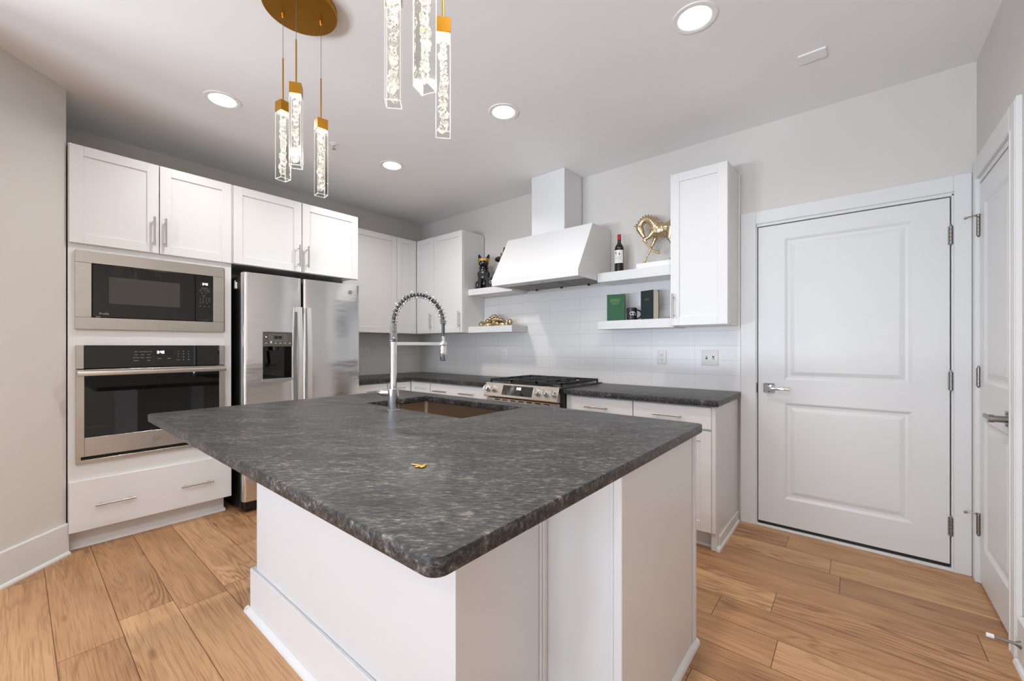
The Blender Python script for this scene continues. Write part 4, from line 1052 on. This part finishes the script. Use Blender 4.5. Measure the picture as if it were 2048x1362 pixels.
# ------------------------------------------------------------------ outlets and switches
def outlet(F, u, z, lb, kind='outlet'):
    w = .0725 if kind == 'outlet' else .116
    t = thing('electrical_outlet' if kind == 'outlet' else 'light_switch', lb, 'outlet' if kind == 'outlet' else 'light switch', tf(F)(u, z-.058, 0), 'wall outlets on the backsplash' if kind == 'outlet' else None)
    bm = BM(); ub(bm, F, u-w/2, u+w/2, z-.058, z+.058, .0003, .006, .003, 2); obj('cover_plate', bm, M_white_pl, t)
    if kind == 'outlet':
        bm = BM(); ub(bm, F, u-.017, u+.017, z-.034, z+.034, .006, .0075, .001); rc = obj('receptacle', bm, M_white_pl, t)
        bm = BM()
        for dz in (-.017, .017):
            for du in (-.0065, .0065): ub(bm, F, u+du-.0012, u+du+.0012, z+dz-.002, z+dz+.008, .0074, .0078)
            ub(bm, F, u-.0028, u+.0028, z+dz-.011, z+dz-.006, .0074, .0078)
        obj('slots', bm, M_slot, rc)
    else:
        for du in (-.023, .023):
            bm = BM(); ub(bm, F, u+du-.006, u+du+.006, z-.012, z+.012, .0058, .0065); tg = obj('toggle_slot', bm, M_slot, t)
            bm = BM(); T = tf(F); sgn = 1 if du < 0 else -1
            tube(bm, [T(u+du, z, .006), T(u+du, z+.006*sgn, .012), T(u+du, z+.010*sgn, .019)], .0042, 8); obj('toggle', bm, M_white_pl, tg)
            bm = BM()
            for s in (-1, 1): cyl(bm, T(u+du, z+s*.030, .0058), T(u+du, z+s*.030, .0068), .003, seg=8)
            obj('screws', bm, M_white_pl, tg)
outlet(('x', .009), -.775, 1.168, 'white outlet on the left wall tile beside the refrigerator')
outlet(('y', -.009), 1.402, 1.154, 'white outlet on the back tile left of the range')
outlet(('y', -.009), 3.044, 1.150, 'white outlet on the back tile right of the range')
outlet(('y', -.009), 3.400, 1.152, 'white double toggle light switch on tile near the front door', 'switch')

# ------------------------------------------------------------------ shelf objects
def remeshed(o, voxel, it=6):
    r_ = o.modifiers.new('remesh', 'REMESH'); r_.mode = 'VOXEL'; r_.voxel_size = voxel; r_.use_smooth_shade = True
    s_ = o.modifiers.new('smooth', 'SMOOTH'); s_.iterations = it; s_.factor = .5
def dog(name, label, loc, rotz, sc, muzzle=0.0):
    """seated dog wearing sunglasses; faces local -y"""
    t = thing(name, label, 'statue', loc, rotz=rotz)
    bm = BM(); k = sc
    def E(c, r, rx=0): ell(bm, [v*k for v in c], [v*k for v in r], Matrix.Rotation(rx, 3, 'X') if rx else None)
    def Lm(a, b, r0, r1): limb(bm, [v*k for v in a], [v*k for v in b], r0*k, r1*k)
    E((0, .035, .075), (.062, .070, .072)); E((0, .0, .150), (.052, .052, .075), R(-12)); E((0, -.012, .185), (.046, .042, .045))
    for s in (-1, 1):
        Lm((s*.034, -.025, .165), (s*.030, -.045, .020), .024, .015); E((s*.030, -.060, .012), (.018, .026, .012))
        E((s*.056, .020, .050), (.028, .052, .050)); E((s*.062, -.030, .014), (.020, .036, .014))
    Lm((0, -.005, .20), (0, -.018, .255), .042, .041)
    E((0, -.022, .285), (.050, .048, .046)); E((0, -.058, .270), (.040, .026, .026)); E((-.022, -.055, .258), (.024, .022, .022)); E((.022, -.055, .258), (.024, .022, .022)); E((0, -.080, .285), (.012, .008, .010))
    for s in (-1, 1): Lm((s*.032, -.012, .312), (s*.044, -.010, .356), .023, .010)
    Lm((0, .10, .02), (.05, .115, .016), .012, .008)
    if muzzle: E((0, -.070-muzzle*.6, .270), (.031, .030+muzzle*.7, .029))
    for v in bm.verts: v.co.x *= 1.14
    o = obj('body', bm, M_dog, t, local=True); remeshed(o, .0045*k, 4)
    bm = BM()
    pts = []
    for i in range(13):
        a = R(-80+160*i/12); pts.append((.061*math.sin(a), -.030-.042*math.cos(a)))
    lo, hi = [], []
    for i, (x, y) in enumerate(pts):
        dip = .020*math.exp(-((i-6)/1.2)**2)
        lo.append(bm.verts.new((x*k, y*k, (.268+dip)*k))); hi.append(bm.verts.new((x*k, y*k, .315*k)))
    lo2 = [bm.verts.new((v.co.x*.94, v.co.y*.96, v.co.z)) for v in lo]; hi2 = [bm.verts.new((v.co.x*.94, v.co.y*.96, v.co.z)) for v in hi]
    for i in range(12):
        for A, B in ((lo, hi), (hi, hi2), (hi2, lo2), (lo2, lo)): bm.faces.new((A[i], A[i+1], B[i+1], B[i]))
    bm.faces.new((lo[0], hi[0], hi2[0], lo2[0])); bm.faces.new((lo[-1], hi[-1], hi2[-1], lo2[-1]))
    obj('sunglasses', bm, M_gilt, t, local=True)
    bm = BM(); tube(bm, [(.049*k*math.cos(a), (-.012+.041*math.sin(a))*k, (.222+.006*math.sin(a))*k) for a in [2*math.pi*i/24 for i in range(24)]], .0055*k, 8, True); obj('collar', bm, M_dog, t, local=True)
    return t
dog('dog_statue', 'glossy black seated dog statue in gold sunglasses beside the wall cabinet', (1.214, -.130, 1.8315), R(38), 1.02)
dog('dog_statue', 'black and gold statue mostly hidden behind the left side of the hood', (1.538, -.120, 1.8315), R(-80), 1.08, .034)

def mug(loc, rotz, label):
    t = thing('mug', label, 'mug', loc, rotz=rotz)
    bm = BM(); r_, h = .041, .098; seg = 32
    lathe(bm, [(r_-.004, 0), (r_, .004), (r_, h-.002), (r_-.002, h), (r_-.004, h-.002), (r_-.004, .008), (.002, .006)], (0, 0, 0), seg); obj('body', bm, M_mug, t, local=True)
    bm = BM(); tube(bm, [(r_-.002+.036*math.sin(a), 0, h/2-.034*math.cos(a)) for a in [math.pi*i/14 for i in range(15)]], .0058, 10); obj('grip', bm, M_mug, t, local=True)
    # pale bird-head emblem wrapped on the wall of the mug
    bm = BM()
    sil = [(-.027, .0), (-.024, .010), (-.014, .017), (0, .019), (.012, .015), (.022, .006), (.027, -.006), (.024, -.011), (.014, -.008), (.006, -.006), (.001, -.014), (-.004, -.007), (-.012, -.010), (-.020, -.006)]
    def wrap(u, v, d=0): a = -math.pi/2+u/(r_); return ((r_+.0006+d)*math.cos(a), (r_+.0006+d)*math.sin(a), h*.50+v)
    c_ = bm.verts.new(wrap(0, .003)); vs = [bm.verts.new(wrap(*p_)) for p_ in sil]
    for i in range(len(vs)): bm.faces.new((c_, vs[i], vs[(i+1) % len(vs)]))
    em = obj('emblem', bm, M_label, t, local=True)
    bm = BM()
    for poly in ([(-.018, .004), (-.010, .010), (-.006, .002)], [(-.002, .012), (.006, .010), (.001, .001), (-.004, .004)], [(.004, .002), (.012, .004), (.008, -.003)], [(-.010, -.003), (-.003, -.001), (-.008, -.007)]):
        bm.faces.new([bm.verts.new(wrap(u, v, .0005)) for u, v in poly])
    obj('emblem_lines', bm, M_print, em, local=True)
    return t
mug((2.862, -.165, 1.4415), R(36), 'black mug with pale bird emblem between the two books')
mug((1.376, -.204, 1.8315), R(60), 'black mug with pale motif squeezed between dog statue and hood')

# books: F local frames; cover faces -y, spine left, pages show on the right
def book(loc, rotz, w, h, d, m, label, cover_text, tilt=0.0):
    t = thing('book', label, 'book', loc, rotz=rotz)
    bm = BM(); c = .003
    box(bm, 0, w, 0, c, 0, h, .0008); box(bm, 0, w, d-c, d, 0, h, .0008); box(bm, 0, c, c, d-c, 0, h, .0008); obj('cover', bm, m, t, local=True)
    bm = BM(); box(bm, c+.0005, w-.004, c+.0004, d-c-.0004, .003, h-.004); obj('pages', bm, M_pages, t, local=True)
    bm = BM()
    for z, segs in cover_text:
        for a, b in segs: box(bm, a, b, -.0008, -.0001, z, z+.0026)
    obj('title_lettering', bm, M_goldprint, t, local=True)
    return t
def dashes(rng, x0, x1):
    out = []; x = x0
    while x < x1-.004:
        w_ = rng.uniform(.0015, .0035); out.append((x, min(x+w_, x1))); x += w_+.0022
    return out
rg = random.Random(3)
book((2.660, -.190, 1.4415), R(14), .142, .217, .034, M_green, 'bright green clothbound book at left end of the lower right shelf',
     [(.176, dashes(rg, .028, .108)), (.165, dashes(rg, .026, .104)), (.154, dashes(rg, .028, .104)), (.139, dashes(rg, .042, .094))])
book((2.938, -.172, 1.4415), R(-17), .118, .224, .070, M_teal, 'thick dark teal book with cream page edges right of the mug', [(.160, [(.044, .052), (.058, .064), (.070, .075)]), (.150, dashes(rg, .036, .084))])

# wine bottle
t = thing('wine_bottle', 'dark red-capped wine bottle with white horse label beside the hood', 'bottle', (2.737, -.125, 1.8315))
bx_, by_, bz = 2.737, -.125, 1.8315
bm = BM(); lathe(bm, [(.034, 0), (.0375, .004), (.0375, .198), (.036, .212), (.028, .232), (.0165, .246), (.0145, .258), (.0138, .290), (.0138, .318)], (bx_, by_, bz), 32); obj('glass', bm, M_lens, t)
bm = BM(); lathe(bm, [(.0148, 0), (.0148, .036), (.0152, .040), (.0148, .046), (.011, .048)], (bx_, by_, bz+.274), 24); obj('capsule', bm, M_red, t)
ang0 = math.atan2(-3.292-by_, 4.224-bx_)-R(16)
def wrapb(u, v, d=0.0): a = ang0+u/.0375; return (bx_+(.0381+d)*math.cos(a), by_+(.0381+d)*math.sin(a), bz+v)
bm = BM(); n = 16; A = []
for i in range(n+1):
    u = -.045+.09*i/n; A.append([bm.verts.new(wrapb(u, v)) for v in (.082, .188)])
for i in range(n): bm.faces.new((A[i][0], A[i+1][0], A[i+1][1], A[i][1]))
lb_ = obj('label', bm, M_label, t)
bm = BM()
for poly in ([(-.022, .160), (-.015, .158), (-.013, .170), (-.020, .180), (-.026, .176)], [(-.018, .156), (.008, .158), (.010, .166), (-.014, .168)], [(-.016, .158), (-.012, .158), (-.013, .143), (-.016, .143)], [(.004, .160), (.010, .162), (.014, .143), (.010, .143)], [(.009, .165), (.016, .162), (.018, .148), (.015, .150)]):
    bm.faces.new([bm.verts.new(wrapb(u, v, .0004)) for u, v in poly])
for v, a, b in ((.130, -.026, .026), (.121, -.018, .022), (.112, -.024, .024), (.098, -.012, .018)):
    for i in range(8):
        u0 = a+(b-a)*i/8; u1 = a+(b-a)*(i+.7)/8
        bm.faces.new([bm.verts.new(wrapb(u, vv, .0004)) for u, vv in ((u0, v), (u1, v), (u1, v+.0025), (u0, v+.0025))])
obj('label_print', bm, M_slot, lb_)

# horse statue
t = thing('horse_statue', 'gold horse statue with bowed head and raised foreleg on white plinth', 'statue', (3.05, -.13, 1.8315))
bm = BM(); box(bm, 2.906, 3.205, -.185, -.075, 1.8315, 1.882, .003); obj('plinth', bm, M_marble, t)
yh = -.13
bm = BM()
def hz(a, b, r0, r1, y0=0.0, y1=0.0): limb(bm, (a[0], yh+y0, a[1]), (b[0], yh+y1, b[1]), r0, r1)
# trunk: barrel, chest, withers, croup
for c, r_, rt in (((3.135, yh, 2.130), (.060, .042, .050), 0), ((3.070, yh, 2.132), (.062, .043, .060), R(14)), ((3.035, yh, 2.135), (.045, .038, .055), 0), ((3.170, yh, 2.148), (.045, .040, .050), 0)):
    ell(bm, c, r_, Matrix.Rotation(rt, 3, 'Y'))
# neck arching over to the bowed head
nk = [((3.040, 2.165), .046), ((3.012, 2.205), .040), ((2.978, 2.228), .033), ((2.944, 2.222), .029), ((2.918, 2.198), .027), ((2.910, 2.175), .027)]
for (a, ra), (b, rb_) in zip(nk, nk[1:]): hz(a, b, ra*.92, rb_*.92)
hz((2.912, 2.168), (2.932, 2.125), .029, .020); hz((2.932, 2.125), (2.947, 2.096), .019, .0145); ell(bm, (2.922, yh, 2.150), (.027, .021, .030))
for s in (-1, 1): hz((2.892, 2.185), (2.868, 2.194), .008, .003, s*.012, s*.016)
# raised foreleg (near side)
hz((3.030, 2.115), (3.000, 2.083), .026, .018, -.022, -.026); hz((3.000, 2.083), (2.962, 2.066), .017, .0125, -.026, -.028); ell(bm, (2.960, yh-.028, 2.062), (.012, .012, .012))
hz((2.962, 2.062), (3.022, 1.978), .010, .0075, -.028, -.028); ell(bm, (3.023, yh-.028, 1.975), (.010, .010, .010)); hz((3.023, 1.975), (3.050, 1.962), .0075, .008, -.028, -.028); hz((3.050, 1.962), (3.074, 1.948), .009, .011, -.028, -.028)
# standing foreleg
hz((3.045, 2.105), (3.025, 2.060), .026, .017, .018, .020); hz((3.025, 2.060), (2.991, 1.997), .015, .011, .020, .020); ell(bm, (2.990, yh+.020, 1.995), (.011,)*3); hz((2.991, 1.995), (2.954, 1.924), .009, .0075, .02, .02); ell(bm, (2.953, yh+.02, 1.921), (.010,)*3); hz((2.953, 1.921), (2.940, 1.898), .008, .009, .02, .02); hz((2.940, 1.898), (2.935, 1.889), .012, .013, .02, .02)
# hind legs and tail
for s in (-1, 1):
    hz((3.168, 2.125), (3.155, 2.050), .036, .022, s*.018, s*.022); hz((3.155, 2.050), (3.185, 1.985), .018, .012, s*.022, s*.022); hz((3.185, 1.985), (3.172, 1.905), .010, .009, s*.022, s*.022); hz((3.172, 1.905), (3.164, 1.889), .010, .013, s*.022, s*.022)
hz((3.195, 2.165), (3.200, 2.08), .012, .010)
o = obj('body', bm, M_gold, t); remeshed(o, .0042, 3)
bm = BM()
for i, (x, z) in enumerate(((2.893, 2.206), (2.908, 2.226), (2.924, 2.240), (2.942, 2.252), (2.962, 2.258), (2.984, 2.257), (3.004, 2.250), (3.022, 2.240), (3.040, 2.226), (3.054, 2.212))):
    a = R(160-i*13); ell(bm, (x, yh, z-.004), (.015, .009, .008), Matrix.Rotation(-a, 3, 'Y'), 10)
    hz((x-.002, z), (x+.010*math.cos(a)+.006, z+.010*math.sin(a)+.002), .0055, .0018)
o = obj('mane', bm, M_gold, t); remeshed(o, .0028, 1)

# gold knot sculpture: three crinkled interlocked loops
M_knot = mat('crinkled_gold_leaf', lin((206, 184, 146)), 0.2, 1.0, bump=1.0, bscale=70, var=0.7, vscale=80)
t = thing('knot_sculpture', 'crinkled gold interlaced knot ornament on the lower left shelf', 'ornament', (1.41, -.14, 1.4415))
def loop(c, ra, rb, thick, ax, tw, ph):
    bm = BM(); n = 90; m = Matrix.Rotation(R(ax[2]), 3, 'Z') @ Matrix.Rotation(R(ax[1]), 3, 'Y') @ Matrix.Rotation(R(ax[0]), 3, 'X')
    pts = []
    for i in range(n):
        a = 2*math.pi*i/n
        pts.append(Vector(c)+m @ Vector((ra*math.cos(a), rb*math.sin(a), tw*math.sin(2*a+ph))))
    tube(bm, pts, lambda i: thick*(1+.16*math.sin(i*.7+ph)), 16, True)
    for v in bm.verts:
        q = v.co*48
        v.co += Vector((mnoise.noise(q+Vector((5, 0, 0))), mnoise.noise(q+Vector((0, 5, 0))), mnoise.noise(q+Vector((0, 0, 5)))))*.010
        v.co.z = max(v.co.z, 1.4417)
    obj('loop', bm, M_knot, t, angle=80)
loop((1.330, -.140, 1.497), .072, .046, .0215, (58, -14, 8), .010, 0)
loop((1.480, -.140, 1.474), .112, .052, .0220, (14, 5, -4), .012, 1)
loop((1.290, -.165, 1.464), .070, .038, .0185, (10, 0, 20), .008, 2)
loop((1.415, -.135, 1.484), .085, .040, .0190, (-40, 12, 12), .010, 3)
